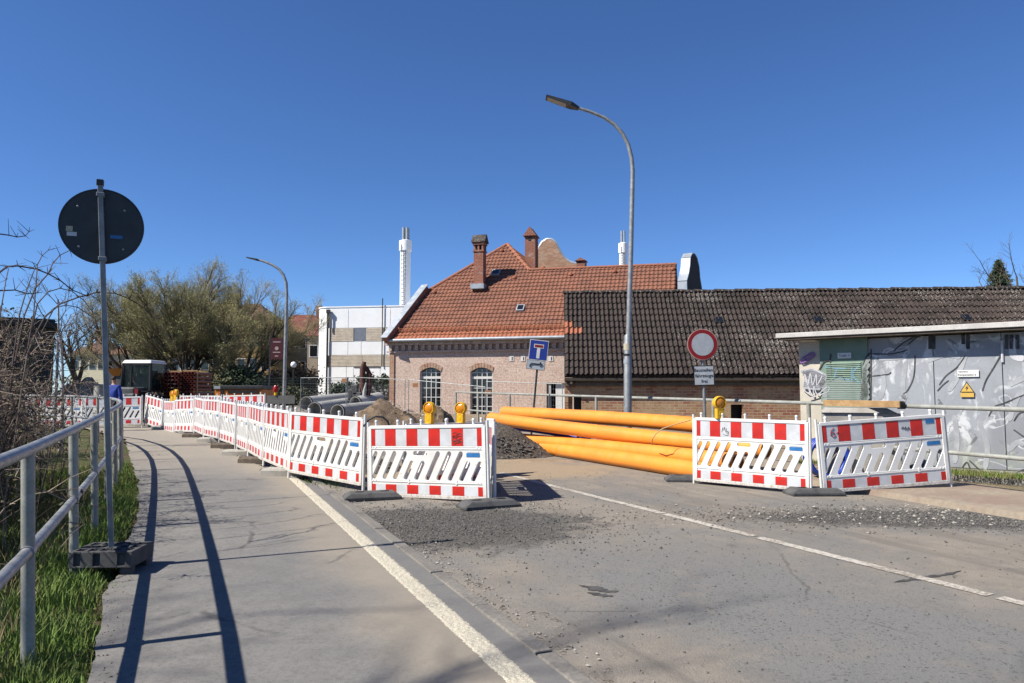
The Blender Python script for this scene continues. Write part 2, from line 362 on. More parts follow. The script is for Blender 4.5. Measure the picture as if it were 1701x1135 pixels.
def sheet(name, xs, ys, fz, m):
    nx, ny = len(xs), len(ys)
    b = MB(); b.v = [(x, y, fz(x, y)) for y in ys for x in xs]
    b.f = [(j * nx + i, j * nx + i + 1, (j + 1) * nx + i + 1, (j + 1) * nx + i) for j in range(ny - 1) for i in range(nx - 1)]
    return tag(b.obj(name, m, sm=60), kind='structure')
def strip(name, L, Rr, m, n=60, dz=0.0, cols=3, jit=0.0, seed=1):
    def resample(P):
        d = [0]
        for a, b in zip(P, P[1:]): d.append(d[-1] + (Vector(b[:2]) - Vector(a[:2])).length)
        return [np.interp(np.linspace(0, d[-1], n), d, [p[k] for p in P]) for k in (0, 1)]
    lx, ly = resample(L); rx, ry = resample(Rr); b = MB(); rg = random.Random(seed)
    for i in range(n):
        for c in range(cols):
            f = c / (cols - 1); x = lx[i] * (1 - f) + rx[i] * f; y = ly[i] * (1 - f) + ry[i] * f
            if jit and c == 0: x += jit * (1.6 * mnoise.noise(Vector((y * 1.7, 3, seed))) + 1.2 * mnoise.noise(Vector((y * 6.5, 9, seed))))
            b.v.append((x, y, 0.015 * min(y, 60) + dz))
    b.f = [(i * cols + c, i * cols + c + 1, (i + 1) * cols + c + 1, (i + 1) * cols + c) for i in range(n - 1) for c in range(cols - 1)]
    return tag(b.obj(name, m), kind='structure')

gx = [-1500, -600, -250, -120] + [-70 + 5 * i for i in range(8)] + [-30 + 0.75 * i for i in range(41)] + [2 + 2 * i for i in range(15)] + [34, 50, 90, 200, 600, 1500]
gy = [-300, -80, -25] + [-12 + 0.75 * i for i in range(47)] + [24 + 2 * i for i in range(19)] + [66, 80, 110, 160, 260, 500, 1000, 2200]
sheet('ground', gx, gy, lambda x, y: gz(x, y) - 0.05, M_['soil'])
# road (a strip between kerb and far pavement) and the foot and cycle path
ys = [-6 + i * 0.8 for i in range(80)]
b = MB(); nc = 8
for y in ys:
    for c in range(nc):
        x = kx(-0.02 + 7.55 * c / (nc - 1), y); b.v.append((x, y, 0.015 * min(y, 60) - 0.006 + 0.02 * math.sin(math.pi * c / (nc - 1))))
b.f = [(i * nc + c, i * nc + c + 1, (i + 1) * nc + c + 1, (i + 1) * nc + c) for i in range(len(ys) - 1) for c in range(nc - 1)]
tag(b.obj('road', M_['road'], sm=60), kind='structure')
pl = [(-0.9, -4), (-1.2, 0.2)] + [tuple(gnd(*p)[:2]) for p in ((150, 1135), (172, 1000), (212, 900), (231, 850), (229, 800), (217, 765), (208, 730), (140, 712), (30, 703))]
pr = [(kx(-0.11, y), y) for y in (-4, 0, 3.9, 7.0, 11.4)] + [tuple(gnd(*p)[:2]) for p in ((408, 766), (380, 753), (328, 728), (290, 715), (232, 708), (60, 700))]
strip('footpath', pl, pr, M_['path'], n=420, dz=0.012, cols=5, jit=0.035)
PATH_LEFT = pl
# far pavement beyond the road: raised on a kerb
M_['pavement'] = mat('reddish dusty pavement', (0.265, 0.195, 0.155), 0.93, (0.33, 0.275, 0.21), 1.1, bump=0.5, bscale=90, fine=0.15)
b = MB()
for y in ys:
    for s_, dz in ((7.50, -0.01), (7.52, 0.075), (9.35, 0.10)): b.v.append((kx(s_, y), y, 0.015 * min(y, 60) + dz))
b.f = [(i * 3 + c, i * 3 + c + 1, (i + 1) * 3 + c + 1, (i + 1) * 3 + c) for i in range(len(ys) - 1) for c in range(2)]
tag(b.obj('pavement', M_['pavement']), kind='structure')
# kerb between path and road: stones one by one
M_['kerb'] = mat('kerb concrete', (0.265, 0.245, 0.215), 0.92, (0.185, 0.172, 0.155), 3.0, bump=0.6, bscale=80, fine=0.18, rnd=0.25)
kerb = bpy.data.objects.new('kerb', None); COL.objects.link(kerb); tag(kerb, kind='structure')
rg = random.Random(4); y = -2.0; k_dir = Vector((-0.435, 1, 0.015)).normalized(); B3 = basis(k_dir); ks = None
while y < 12.4:
    if ks is None:
        m = MB().box((0, 0, 0), (0.975, 0.112, 0.14)); ks = m.obj('kerb_stone', M_['kerb'], kerb, bev=0.008); o = ks
    else:
        o = ks.copy(); COL.objects.link(o); o.parent = kerb
    yc = y + 0.458
    o.matrix_local = Matrix.Translation((kx(-0.055, yc) + rg.uniform(-.006, .006), yc, 0.015 * yc - 0.045 + rg.uniform(-.004, .004))) @ (B3 @ Euler((0, 0, rg.uniform(-.006, .006))).to_matrix()).to_4x4()
    y += 0.917
# thick rough thermoplastic line along the path
t = NT('rough cream road marking'); n1 = t.noise(140, 3, 0.7); n2 = t.noise(2.2, 5)
k = t.mix(t.ramp(n1, 0.40, 0.62), (0.36, 0.32, 0.24), (0.70, 0.655, 0.53)); k = t.mix(t.ramp(n2, 0.5, 0.8, 0, 0.5), k, (0.33, 0.28, 0.21))
t.col(k); t.rough(0.85); t.bump(n1, 0.7, 0.006); M_['marking'] = t.m
rg = random.Random(8); b = MB(); cols = 9; rows = 900
for i in range(rows):
    y = -2 + i * (14.7 / rows); w = 0.155
    for c in range(cols):
        e = c in (0, cols - 1); j = rg.uniform(-.008, .008) if e else rg.uniform(-.004, .004)
        b.v.append((kx(-0.445 + w * c / (cols - 1) + j, y), y, 0.015 * y + 0.013 + (0.0 if e else rg.uniform(0.001, 0.0065))))
b.f = [(i * cols + c, i * cols + c + 1, (i + 1) * cols + c + 1, (i + 1) * cols + c) for i in range(rows - 1) for c in range(cols - 1)]
tag(b.obj('path_line', M_['marking']), kind='structure')
# thin worn centre line in a few lengths
t = NT('worn white road paint'); n1 = t.noise(28, 5, 0.75); n2 = t.noise(1.7, 4)
k = t.mix(t.ramp(t.math('ADD', n1, t.math('MULTIPLY', n2, 0.5)), 0.66, 0.86), (0.52, 0.49, 0.43), (0.24, 0.205, 0.165)); t.col(k); t.rough(0.9); M_['paint'] = t.m
rg = random.Random(3); b = MB()
A = gnd(838, 789); Bp = gnd(1701, 1007); D = Bp - A; nD = Vector((D.y, -D.x, 0)).normalized(); LN = D.length
def road_z(x, y):
    s_ = (x - kx(0, y)); c = (s_ + 0.02) / 7.55; return 0.015 * y - 0.006 + 0.02 * math.sin(math.pi * c)
for f0, f1 in ((-0.02, 0.30), (0.302, 0.425), (0.428, 0.515), (0.519, 0.692), (0.70, 0.972), (0.98, 1.6)):
    n = max(4, int((f1 - f0) * LN / 0.12)); o = len(b.v)
    for i in range(n + 1):
        p = A + D * (f0 + (f1 - f0) * i / n)
        for sgn in (-1, 1):
            q = p + nD * (sgn * 0.058 + rg.uniform(-.006, .006)); b.v.append((q.x, q.y, road_z(q.x, q.y) + 0.005))
    b.f += [(o + 2 * i, o + 2 * i + 1, o + 2 * i + 3, o + 2 * i + 2) for i in range(n)]
tag(b.obj('centre_line', M_['paint']), kind='structure')

# loose chippings and crumbs: nobody could count them
def stones(name, n, place, m, rmin, rmax, seed):
    rg = np.random.default_rng(seed)
    base = np.array([(1, 0, 0), (-1, 0, 0), (0, 1, 0), (0, -1, 0), (0, 0, 1), (0, 0, -1)], float)
    tri = np.array([(0, 2, 4), (2, 1, 4), (1, 3, 4), (3, 0, 4), (2, 0, 5), (1, 2, 5), (3, 1, 5), (0, 3, 5)])
    V = []; F = []; c = 0; rr = random.Random(seed)
    for i in range(n):
        p = place(rr)
        if p is None: continue
        r = rmin + (rmax - rmin) * rr.random() ** 3
        a = rr.uniform(0, 6.28); ca, sa = math.cos(a), math.sin(a)
        q = base * np.array((r * rr.uniform(.7, 1.3), r * rr.uniform(.6, 1.1), r * rr.uniform(.45, .8))) + rg.normal(0, r * .18, (6, 3))
        q = q @ np.array(((ca, sa, 0), (-sa, ca, 0), (0, 0, 1.))) + np.array((p[0], p[1], p[2] + r * .3))
        V.append(q); F.append(tri + c); c += 6
    b = MB(); b.v = [tuple(x) for x in np.concatenate(V)]; b.f = [tuple(int(i) for i in f) for f in np.concatenate(F)]
    return tag(b.obj(name, m), kind='stuff')
def gauss_patch(cx, cy, sx, sy):
    def f(rr):
        for _ in range(8):
            x = cx + rr.gauss(0, sx); y = cy + rr.gauss(0, sy)
            if 0.03 < x - kx(0, y) < 7.4: return (x, y, road_z(x, y))
        return None
    return f
M_['chip'] = mat('dark stone chippings', (0.085, 0.082, 0.08), 0.9, (0.17, 0.16, 0.145), 60, lo=0.45, hi=0.55)
M_['chip_pale'] = mat('pale stone chippings', (0.34, 0.30, 0.25), 0.9, (0.45, 0.42, 0.38), 50, lo=0.45, hi=0.55)
stones('gravel', 7000, gauss_patch(-0.75, 8.4, 0.95, 0.75), M_['chip'], 0.004, 0.017, 11)
stones('gravel', 6500, gauss_patch(5.6, 8.85, 1.6, 0.38), M_['chip'], 0.004, 0.019, 12)
stones('gravel', 420, gauss_patch(5.2, 9.0, 1.8, 0.45), M_['chip_pale'], 0.005, 0.028, 13)
def anywhere(rr):
    y = 3.2 + 10 * rr.random() ** 1.3; s_ = 7.3 * rr.random(); x = kx(s_, y); return (x, y, road_z(x, y))
stones('gravel', 3800, anywhere, M_['chip'], 0.003, 0.012, 14)
stones('gravel', 700, lambda rr: (lambda y: (kx(rr.gauss(0.12, 0.12), y), y, 0.015 * y))(rr.uniform(3.2, 12)), M_['chip_pale'], 0.004, 0.014, 15)
def dirt_edge(rr):
    i = rr.randrange(5, len(pr) - 2); f = rr.random(); x = pr[i][0] * (1 - f) + pr[i + 1][0] * f; y = pr[i][1] * (1 - f) + pr[i + 1][1] * f
    return (x + abs(rr.gauss(0, .6)) , y + rr.gauss(0, .2), 0.015 * y - 0.01)
stones('gravel', 2500, dirt_edge, M_['chip_pale'], 0.006, 0.035, 16)
# ================================================================== RAILINGS
def railing(name, label, line, r, post_r, zt, zm, m, lean=0.0, postm=None, mid=True):
    """line: list of (x, y, has_post) along the railing; zt / zm heights of the two rails"""
    base = on(line[0][0], line[0][1]); t = thing(name, label, 'railing', base)
    def P(x, y, z): return Vector((x - lean * z, y, 0.015 * y + z))
    for nm, z in (('top_rail', zt),) + ((('middle_rail', zm),) if mid else ()):
        b = MB(); pts = [P(x, y, z) for x, y, _ in line]
        b.tube(pts, r if nm == 'top_rail' else r * 0.92, 14); b.obj(nm, m, t, world=True, sm=50)
    for x, y, h in line:
        if not h: continue
        b = MB(); b.tube([P(x, y, -0.45), P(x, y, zt - r * 0.4)], post_r, 12)
        p = b.obj('post', postm or m, t, world=True, sm=50)
        if mid:
            c = MB(); q = P(x, y, zm); d = Vector((-0.46, 1, 0.015)).normalized()
            c.tube([q - d * 0.05, q + d * 0.05], r * 1.12, 14); c.obj('clamp', m, t, world=True, sm=50)
    return t
rail_line = [(-0.8 - 0.46 * y, y, h) for y, h in ((-0.5, 1), (1.2, 1), (2.75, 1))] + \
    [(at(55, 900, 4.37).x, 4.37, 1), (at(127, 850, 6.3).x, 6.3, 1), (at(161, 790, 8.05).x, 8.05, 1), (at(181, 770, 9.8).x, 9.8, 1),
     (at(193, 760, 11.5).x, 11.5, 1), (at(201, 750, 13.3).x, 13.3, 1), (at(203, 740, 15.1).x, 15.1, 1), (at(198, 735, 16.9).x, 16.9, 1), (at(186, 730, 18.6).x, 18.6, 1),
     (at(163, 725, 20.3).x, 20.3, 1), (at(120, 720, 21.8).x, 21.8, 1), (at(60, 715, 22.9).x, 22.9, 1), (at(-20, 715, 23.6).x, 23.6, 1)]
railing('steel_railing', 'galvanised tubular railing on the grass verge left of the footpath', rail_line, 0.036, 0.036, 1.18, 0.60, M_['galv'], lean=0.045, postm=M_['rail_paint'])
def rr_x(y): return 11.3 - 0.47 * y
rl = [(rr_x(y), y, 1) for y in (5.0, 7.2)] + [(rr_x(9.2), 9.2, 0), (rr_x(11.0), 11.0, 0), (rr_x(13.05), 13.05, 1), (rr_x(15.3), 15.3, 1), (rr_x(17.6), 17.6, 0), (rr_x(19.4), 19.4, 1), (rr_x(21.7), 21.7, 1), (rr_x(24.2), 24.2, 1), (rr_x(26.6), 26.6, 1), (rr_x(28.6), 28.6, 1)]
railing('pipe_railing', 'pale grey pipe railing along the far pavement in front of the old buildings', rl, 0.033, 0.036, 1.22, 0.58, M_['rail_paint'])

# ================================================================== ROUND SIGN ON A RUBBER BLOCK (seen from the back)
sg = gnd(186, 948); sg = on(sg.x, sg.y); sg.z = 0.015 * sg.y
t = thing('road_sign', 'back of a round dark grey road sign on a square post beside the railing', 'sign', sg, R(23))
ztop = at(171, 300, sg.y).z - sg.z; xl = (at(170, 375, sg.y).x - sg.x)
Mz = Matrix.Rotation(0, 4, 'Z')
lean = xl / (ztop * 0.85)
def SP(z, dx=0, dy=0): return Vector((lean * z * math.cos(R(-23)) + dx, lean * z * math.sin(R(-23)) + dy, z))
b = MB(); q = 0.021
b.hexa([SP(z, i * q, j * q) for z in (0.05, ztop) for j in (-1, 1) for i in (-1, 1)]); b.obj('post', M_['galv_dull'], t, bev=0.004)
zc = at(172, 375, sg.y).z - sg.z
c = SP(zc, 0, 0.034)
Md = Matrix.Translation(c) @ Matrix.Rotation(R(90), 4, 'X')
b = MB(); b.lathe([(0.324, -0.012), (0.330, -0.010), (0.330, 0.006), (0.320, 0.006), (0.318, 0.0), (0.0001, 0.0)], 56, Md); b.obj('sign_disc', M_['sign_back'], t, sm=40)
for dx, dz in ((-0.19, 0.16), (0.17, 0.155), (-0.17, -0.19), (0.17, -0.19)):
    b = MB(); b.lathe([(0.010, 0), (0.010, 0.004), (0.004, 0.008)], 10, Matrix.Translation(c + Vector((dx, -0.002, dz))) @ Matrix.Rotation(R(90), 4, 'X')); b.obj('rivet', M_['galv'], t, sm=40)
b = MB(); b.box(SP(ztop - 0.02, 0, 0.0), (0.055, 0.06, 0.05)); b.obj('post_cap', M_['dark_metal'], t, bev=0.004)
for z in (zc - 0.292, zc + 0.27):
    b = MB(); b.box(SP(z, 0, 0.004), (0.062, 0.066, 0.035)); b.obj('clamp', M_['galv_dull'], t, bev=0.004)
M_['sticker_cream'] = mat('weathered cream sticker', (0.55, 0.50, 0.36), 0.6, (0.40, 0.38, 0.30), 40)
b = MB().box(c + Vector((-0.245, -0.003, -0.04)), (0.05, 0.003, 0.045)); s1 = b.obj('sticker', M_['sticker_cream'], t)
b = MB().box(c + Vector((-0.225, -0.004, -0.085)), (0.075, 0.003, 0.035)); b.obj('sticker', M_['sheet_white'], t)
b = MB().box(c + Vector((0.115, -0.003, -0.085)), (0.095, 0.003, 0.03)); b.obj('sticker', M_['blue_sticker'], t)
# ribbed rubber foot: a frame with open cells, a thing the post is stuck into
f = thing('sign_ballast', 'ribbed black rubber foot block holding the round sign post on the verge', 'ballast', sg + Vector((0, 0, -0.03)), R(4))
def cellplate(w, d, nx, ny, t0, rim=0.03):
    outer = [(-w / 2, -d / 2), (w / 2, -d / 2), (w / 2, d / 2), (-w / 2, d / 2)]; H = []
    cw, ch = (w - rim) / nx, (d - rim) / ny
    for i in range(nx):
        for j in range(ny):
            if (i, j) in ((nx // 2, ny // 2),): continue
            x0 = -w / 2 + rim + i * cw; y0 = -d / 2 + rim + j * ch
            H.append([(x0, y0), (x0 + cw - rim, y0), (x0 + cw - rim, y0 + ch - rim), (x0, y0 + ch - rim)])
    return outer, H
W_, D_, Hh = 0.50, 0.40, 0.13
b = MB(); o_, h_ = cellplate(W_, D_, 5, 3, 0); b.plate(o_, h_, 0.10, 0.23); b.obj('ribbed_top', M_['rubber'], f, bev=0.004)
b = MB().box((0, 0, 0.105), (W_ - 0.02, D_ - 0.02, 0.01)); b.obj('web', M_['rubber'], f)
b = MB(); o2 = [(-W_ / 2, 0.10), (W_ / 2, 0.10), (W_ / 2, 0.23), (-W_ / 2, 0.23)]
hh = [[(-0.205, 0.115), (-0.155, 0.115), (-0.155, 0.215), (-0.205, 0.215)], [(-0.055, 0.115), (0.0, 0.115), (0.0, 0.215), (-0.055, 0.215)], [(0.135, 0.115), (0.195, 0.115), (0.195, 0.215), (0.135, 0.215)]]
b.plate(o2, hh, D_ / 2 + 0.001, D_ / 2 + 0.022, Matrix.Rotation(R(90), 4, 'X')); b.obj('front_grille', M_['rubber'], f, bev=0.004)
for sx in (-1, 1):
    for sy in (-1, 1): MB().box((sx * 0.19, sy * 0.15, 0.05), (0.09, 0.08, 0.11)).obj('pad', M_['rubber'], f, bev=0.006)

# ================================================================== BARRIERS
PW, PH = 2.0, 1.0
def capsule(a, b_, r, n=5):
    a = Vector(a); b_ = Vector(b_); d = (b_ - a).normalized(); p = Vector((-d.y, d.x)); out = []
    for k in range(n + 1):
        q = math.pi * k / n; out.append(a + (-d * math.sin(q) - p * math.cos(q) * -1) * r)
    for k in range(n + 1):
        q = math.pi * k / n; out.append(b_ + (d * math.sin(q) - p * math.cos(q)) * r)
    return [(v.x, v.y) for v in out]
slots = []
for i in range(10):
    xb = 0.10 + 0.187 * i; zb = 0.272; zt = 0.60 if i in (0, 1, 2, 5, 6, 7) else 0.47
    f_ = (zt - zb) / 0.33; slots.append(capsule((xb, zb), (xb + 0.185 * f_, zt), 0.033))
slots.append(capsule((0.055, 0.46), (0.135, 0.60), 0.030))
slots.append(capsule((0.83, 0.603), (1.01, 0.603), 0.029))
slots.append([(1.945 + 0.016 * math.cos(q), 0.27 + 0.016 * math.sin(q)) for q in [k * math.pi / 4 for k in range(8)]])
RX = Matrix.Rotation(R(90), 4, 'X')            # plate xy -> world xz
b = MB(); b.plate([(0.03, 0.03), (1.97, 0.03), (1.97, 0.955), (0.03, 0.955)], slots, -0.018, 0.018, RX)
for z, h, d in ((0.965, 0.045, 0.062), (0.665, 0.02, 0.052), (0.69, 0.012, 0.046), (0.215, 0.018, 0.052), (0.235, 0.010, 0.044), (0.025, 0.045, 0.06)): b.box((1.0, 0, z), (1.93, d, h))
for x in (0.72, 1.52):
    b.box((x, 0, 0.222), (0.03, 0.056, 0.06))
for x in (0.035, 1.965): b.box((x, 0, 0.49), (0.055, 0.058, 0.96))
for x in (0.09, 0.14, 1.86, 1.91):
    for z in (0.675, 0.225): b.box((x, 0, z + 0.002), (0.018, 0.058, 0.018))
BODY = b
xr = [(0.062, 0.13), (0.31, 0.50), (0.69, 0.88), (1.07, 1.26), (1.45, 1.64), (1.86, 1.938)]
def bx_mesh(name, w, d, h, m):
    return MB().box((0, 0, 0), (w, d, h)).obj(name, m).data
GROUP_B = 'red and white construction barriers'
def barrier_proto():
    t = bpy.data.objects.new('barrier', None); COL.objects.link(t)
    bo = BODY.obj('body', M_['body_plastic'], t, bev=0.003); bo.modifiers[0].segments = 1
    MB().box((1.0, 0, 0.82), (1.875, 0.042, 0.235)).obj('upper_sheet', M_['sheet_white'], t)
    MB().box((1.0, 0, 0.115), (1.875, 0.042, 0.125)).obj('lower_sheet', M_['sheet_white'], t)
    cache = {}
    for zc_, hz in ((0.82, 0.229), (0.115, 0.119)):
        for x0, x1 in xr:
            key = (round(x1 - x0, 3), hz)
            if key not in cache:
                o = MB().box((0, 0, 0), (x1 - x0, 0.046, hz)).obj('red_stripe', M_['sheet_red'], t); cache[key] = o.data; o.location = ((x0 + x1) / 2, 0, zc_)
            else: put('red_stripe', cache[key], t, ((x0 + x1) / 2, 0, zc_))
    kn = None
    for x in (0.14, 0.53, 0.94, 1.36, 1.80):
        if kn is None:
            o = MB().lathe([(0.021, 0), (0.021, 0.05), (0.025, 0.052), (0.025, 0.072), (0.018, 0.08)], 10).obj('knob', M_['white_plastic'], t, sm=40); kn = o.data; o.location = (x, 0, 0.985)
        else: put('knob', kn, t, (x, 0, 0.985))
    po = None
    for x in (-0.012, 2.012):
        if po is None:
            o = MB().tube([(0, 0, -0.10), (0, 0, 1.035)], 0.021, 10).obj('post', M_['white_plastic'], t, sm=50); po = o.data; o.location = (x, 0, 0)
        else: put('post', po, t, (x, 0, 0))
    st = MB().box((1.79, -0.0205, 0.585), (0.21, 0.004, 0.05)).obj('sticker', M_['blue_sticker'], t)
    MB().box((1.79, -0.0205, 0.625), (0.19, 0.003, 0.018)).obj('sticker_text', M_['sheet_white'], t)
    return t
BP = barrier_proto(); first_b = [True]
def barrier(L, Rr, label):
    """stand a panel between two top corners"""
    o = BP if first_b[0] else dup(BP); first_b[0] = False
    ex = Rr - L; B = basis(ex); ln = ex.length / PW
    up = B @ Vector((0, 0, 1)); org = L - up * PH
    o.matrix_world = Matrix.Translation(org) @ B.to_4x4() @ Matrix.Diagonal((ln, 1, 1, 1))
    tag(o, label, 'barrier', GROUP_B); return o, B, org, ln
# chain along the left side of the road, nearest first: top corners (pixel x, pixel y, distance)
J = [((613, 706, 10.72), (808, 703, 9.78), 'near barrier facing the camera at the right end of the left row'),
     ((484, 683, 12.35), (606, 693, 10.95), 'second barrier of the left row, dark trench showing through its slots'),
     ((441, 676, 14.15), (483, 682, 12.45), 'third barrier of the left row, seen at a slant with narrow stripes'),
     ((415, 671, 15.85), (440, 677, 14.2), 'fourth barrier of the left row counted from its near end'),
     ((396, 670, 17.5), (414, 672, 15.9), 'fifth barrier of the left row, steeply foreshortened'),
     ((367, 665, 19.1), (393, 669, 17.6), 'sixth barrier of the left row counted from its near end'),
     ((341, 663, 20.8), (366, 664, 19.2), 'seventh barrier of the left row counted from its near end'),
     ((325, 660, 22.3), (340, 663, 20.9), 'eighth barrier of the left row, the narrowest to the eye'),
     ((292, 664, 23.7), (323, 662, 22.4), 'ninth barrier of the left row, turned towards the camera'),
     ((274, 666, 25.1), (291, 666, 23.8), 'tenth barrier of the left row, carrying a yellow lamp'),
     ((243, 656, 26.5), (272, 664, 25.2), 'leaning far barrier of the left row in front of the pipe stack'),
     ((141, 660, 26.2), (236, 658, 26.2), 'barrier across the far end of the footpath behind the worker'),
     ((44, 661, 26.6), (139, 660, 26.3), 'leftmost barrier across the footpath, half hidden by the bramble'),
     ((1153, 692, 11.75), (1344, 698, 10.6), 'barrier on the right of the road in front of the orange pipe ends'),
     ((1356, 701, 10.6), (1566, 686, 10.75), 'rightmost barrier in front of the grey graffiti building'),
     ((672, 703, 11.3), (812, 700, 12.85), 'barrier standing right behind the near one, carrying two yellow lamps'),
     ((810, 702, 11.85), (821, 704, 9.92), 'barrier seen edge-on behind the right end of the near one'),
     ((372, 657, 29.0), (440, 655, 28.2), 'barrier turned away behind the left row near the orange machine'),
     ((300, 657, 30.5), (368, 657, 29.6), 'barrier turned away behind the left row, beside the pipe stack')]
BAR = []
for a, c, lab in J: BAR.append(barrier(at(*a), at(*c), lab))

# feet under the barriers: dark recycled rubber plates and pale concrete blocks
FP = None
def rubber_foot(p, rz, label, scale=1.0):
    global FP
    if FP is None:
        FP = thing('rubber_ballast', label, 'ballast', p, rz, 'dark rubber barrier feet')
        b = MB(); prof = [(0.38, 0.0), (0.38, 0.04), (0.29, 0.10)]
        vs = []
        for (hx, z) in prof: vs += [(-hx, -hx * 0.48, z), (hx, -hx * 0.48, z), (hx, hx * 0.48, z), (-hx, hx * 0.48, z)]
        b.add(vs, [(3, 2, 1, 0), (8, 9, 10, 11)] + [(r * 4 + i, r * 4 + (i + 1) % 4, r * 4 + 4 + (i + 1) % 4, r * 4 + 4 + i) for r in range(2) for i in range(4)])
        b.obj('plate', M_['rubber'], FP, bev=0.014)
        MB().box((0.17, 0, 0.102), (0.11, 0.06, 0.012)).obj('socket', M_['black'], FP)
        MB().box((-0.17, 0, 0.102), (0.11, 0.06, 0.012)).obj('socket', M_['black'], FP)
        o = FP
    else:
        o = dup(FP, label)
    o.location = p; o.rotation_euler = (0, 0, rz); return o
rubber_foot(gnd(812, 843), R(25), 'dark rubber foot under the right end of the near barrier')
rubber_foot(gnd(618, 829), R(18), 'dark rubber foot where the near barrier meets the second one')
rubber_foot(gnd(1145, 800), R(-5), 'dark rubber foot beside the left end of the right barrier pair')
rubber_foot(gnd(1352, 822), R(4), 'dark rubber foot under the joint of the right barrier pair')
rubber_foot(gnd(500, 799) + Vector((0.25, 0.6, 0)), R(60), 'dark rubber foot in the shade under the second barrier')
CB = None
def block(p, rz, label, m, sz=(0.72, 0.30, 0.13)):
    global CB
    b = MB(); x, y, h = sz[0] / 2, sz[1] / 2, sz[2]
    b.add([(-x, -y, 0), (x, -y, 0), (x, y, 0), (-x, y, 0), (-x, -y, h * .7), (x, -y, h * .7), (x, y, h * .7), (-x, y, h * .7), (-x + .05, -y + .03, h), (x - .05, -y + .03, h), (x - .05, y - .03, h), (-x + .05, y - .03, h)],
          [(3, 2, 1, 0), (8, 9, 10, 11)] + [(r * 4 + i, r * 4 + (i + 1) % 4, r * 4 + 4 + (i + 1) % 4, r * 4 + 4 + i) for r in range(2) for i in range(4)])
    t = thing('concrete_ballast', label, 'ballast', p, rz, 'blocks weighing down the left barrier row')
    b.obj('block', m, t, bev=0.01); MB().box((0, 0, h + 0.002), (0.12, 0.06, 0.008)).obj('socket', M_['black'], t); return t
block(gnd(474, 791), R(-8), 'pale concrete block under the second barrier at the end of the path line', M_['concrete'], (0.78, 0.28, 0.14))
block(gnd(424, 770), R(-14), 'brown weathered block under the third barrier', M_['old_wood'], (0.62, 0.26, 0.13))
block(gnd(400, 757), R(-6), 'grey concrete block under the fourth barrier, its long side to the path', M_['concrete'], (0.75, 0.28, 0.13))
block(gnd(377, 745), R(-6), 'brown block in the row of feet, between two pale ones', M_['old_wood'], (0.70, 0.28, 0.13))
block(gnd(354, 735), R(-6), 'grey block under the sixth barrier', M_['concrete'], (0.78, 0.28, 0.13))
block(gnd(327, 727), R(-4), 'shaded block under the seventh barrier', M_['old_wood'], (0.75, 0.3, 0.13))
block(gnd(313, 721), R(-4), 'small pale block under the ninth barrier', M_['concrete'], (0.5, 0.3, 0.13))
block(gnd(266, 714), R(0), 'pale block under the leaning far barrier', M_['concrete'], (0.5, 0.3, 0.14))
block(gnd(238, 709), R(0), 'pale block at the far right corner of the footpath', M_['concrete'], (0.5, 0.3, 0.12))

# yellow warning lamps clipped to the barriers
LP = None
def lamp(p, rz, label, lens=True):
    global LP
    if LP is None:
        LP = thing('warning_lamp', label, 'warning lamp', p, rz, 'yellow warning lamps on the barriers')
        b = MB(); RXm = Matrix.Translation((0, 0, 0.235)) @ Matrix.Rotation(R(90), 4, 'X')
        b.lathe([(0.060, -0.045), (0.098, -0.040), (0.104, -0.02), (0.104, 0.03), (0.096, 0.045), (0.086, 0.045), (0.084, 0.02), (0.04, 0.018)], 28, RXm)
        b.obj('housing', M_['yellow_plastic'], LP, sm=35)
        b = MB(); b.lathe([(0.080, 0.022), (0.078, 0.032), (0.06, 0.044), (0.03, 0.05), (0.001, 0.052)], 24, RXm); b.obj('lens', M_['amber'], LP, sm=35)
        b = MB(); b.lathe([(0.080, -0.046), (0.07, -0.06), (0.03, -0.066), (0.001, -0.068)], 24, RXm); b.obj('lens', M_['amber'], LP, sm=35)
        b = MB(); b.box((0, 0.0, 0.07), (0.13, 0.085, 0.16)); b.box((0, 0, 0.15), (0.07, 0.06, 0.06)); b.obj('battery_box', M_['yellow_plastic'], LP, bev=0.012)
        b = MB(); b.box((0, -0.0445, 0.075), (0.05, 0.004, 0.05)); b.obj('lock_plate', M_['yellow_plastic'], LP, bev=0.002)
        o = LP
    else: o = dup(LP, label)
    o.location = p; o.rotation_euler = (0, 0, rz); return o
def on_barrier(i, f, dz=0.985):
    o, B, org, ln = BAR[i]; return org + B @ Vector((2 * f * ln, 0, dz))
lamp(on_barrier(15, 0.27), R(-30), 'yellow lamp on the left of the pair above the near barrier')
lamp(on_barrier(15, 0.64), R(-28), 'yellow lamp on the right of the pair above the near barrier')
lamp(on_barrier(13, 0.24), R(14), 'yellow lamp with an amber lens on the right hand barriers')
lamp(on_barrier(9, 0.75), R(-30), 'left of two small yellow lamps far along the left barrier row')
lamp(on_barrier(8, 0.0), R(-30), 'right of two small yellow lamps far along the left barrier row')
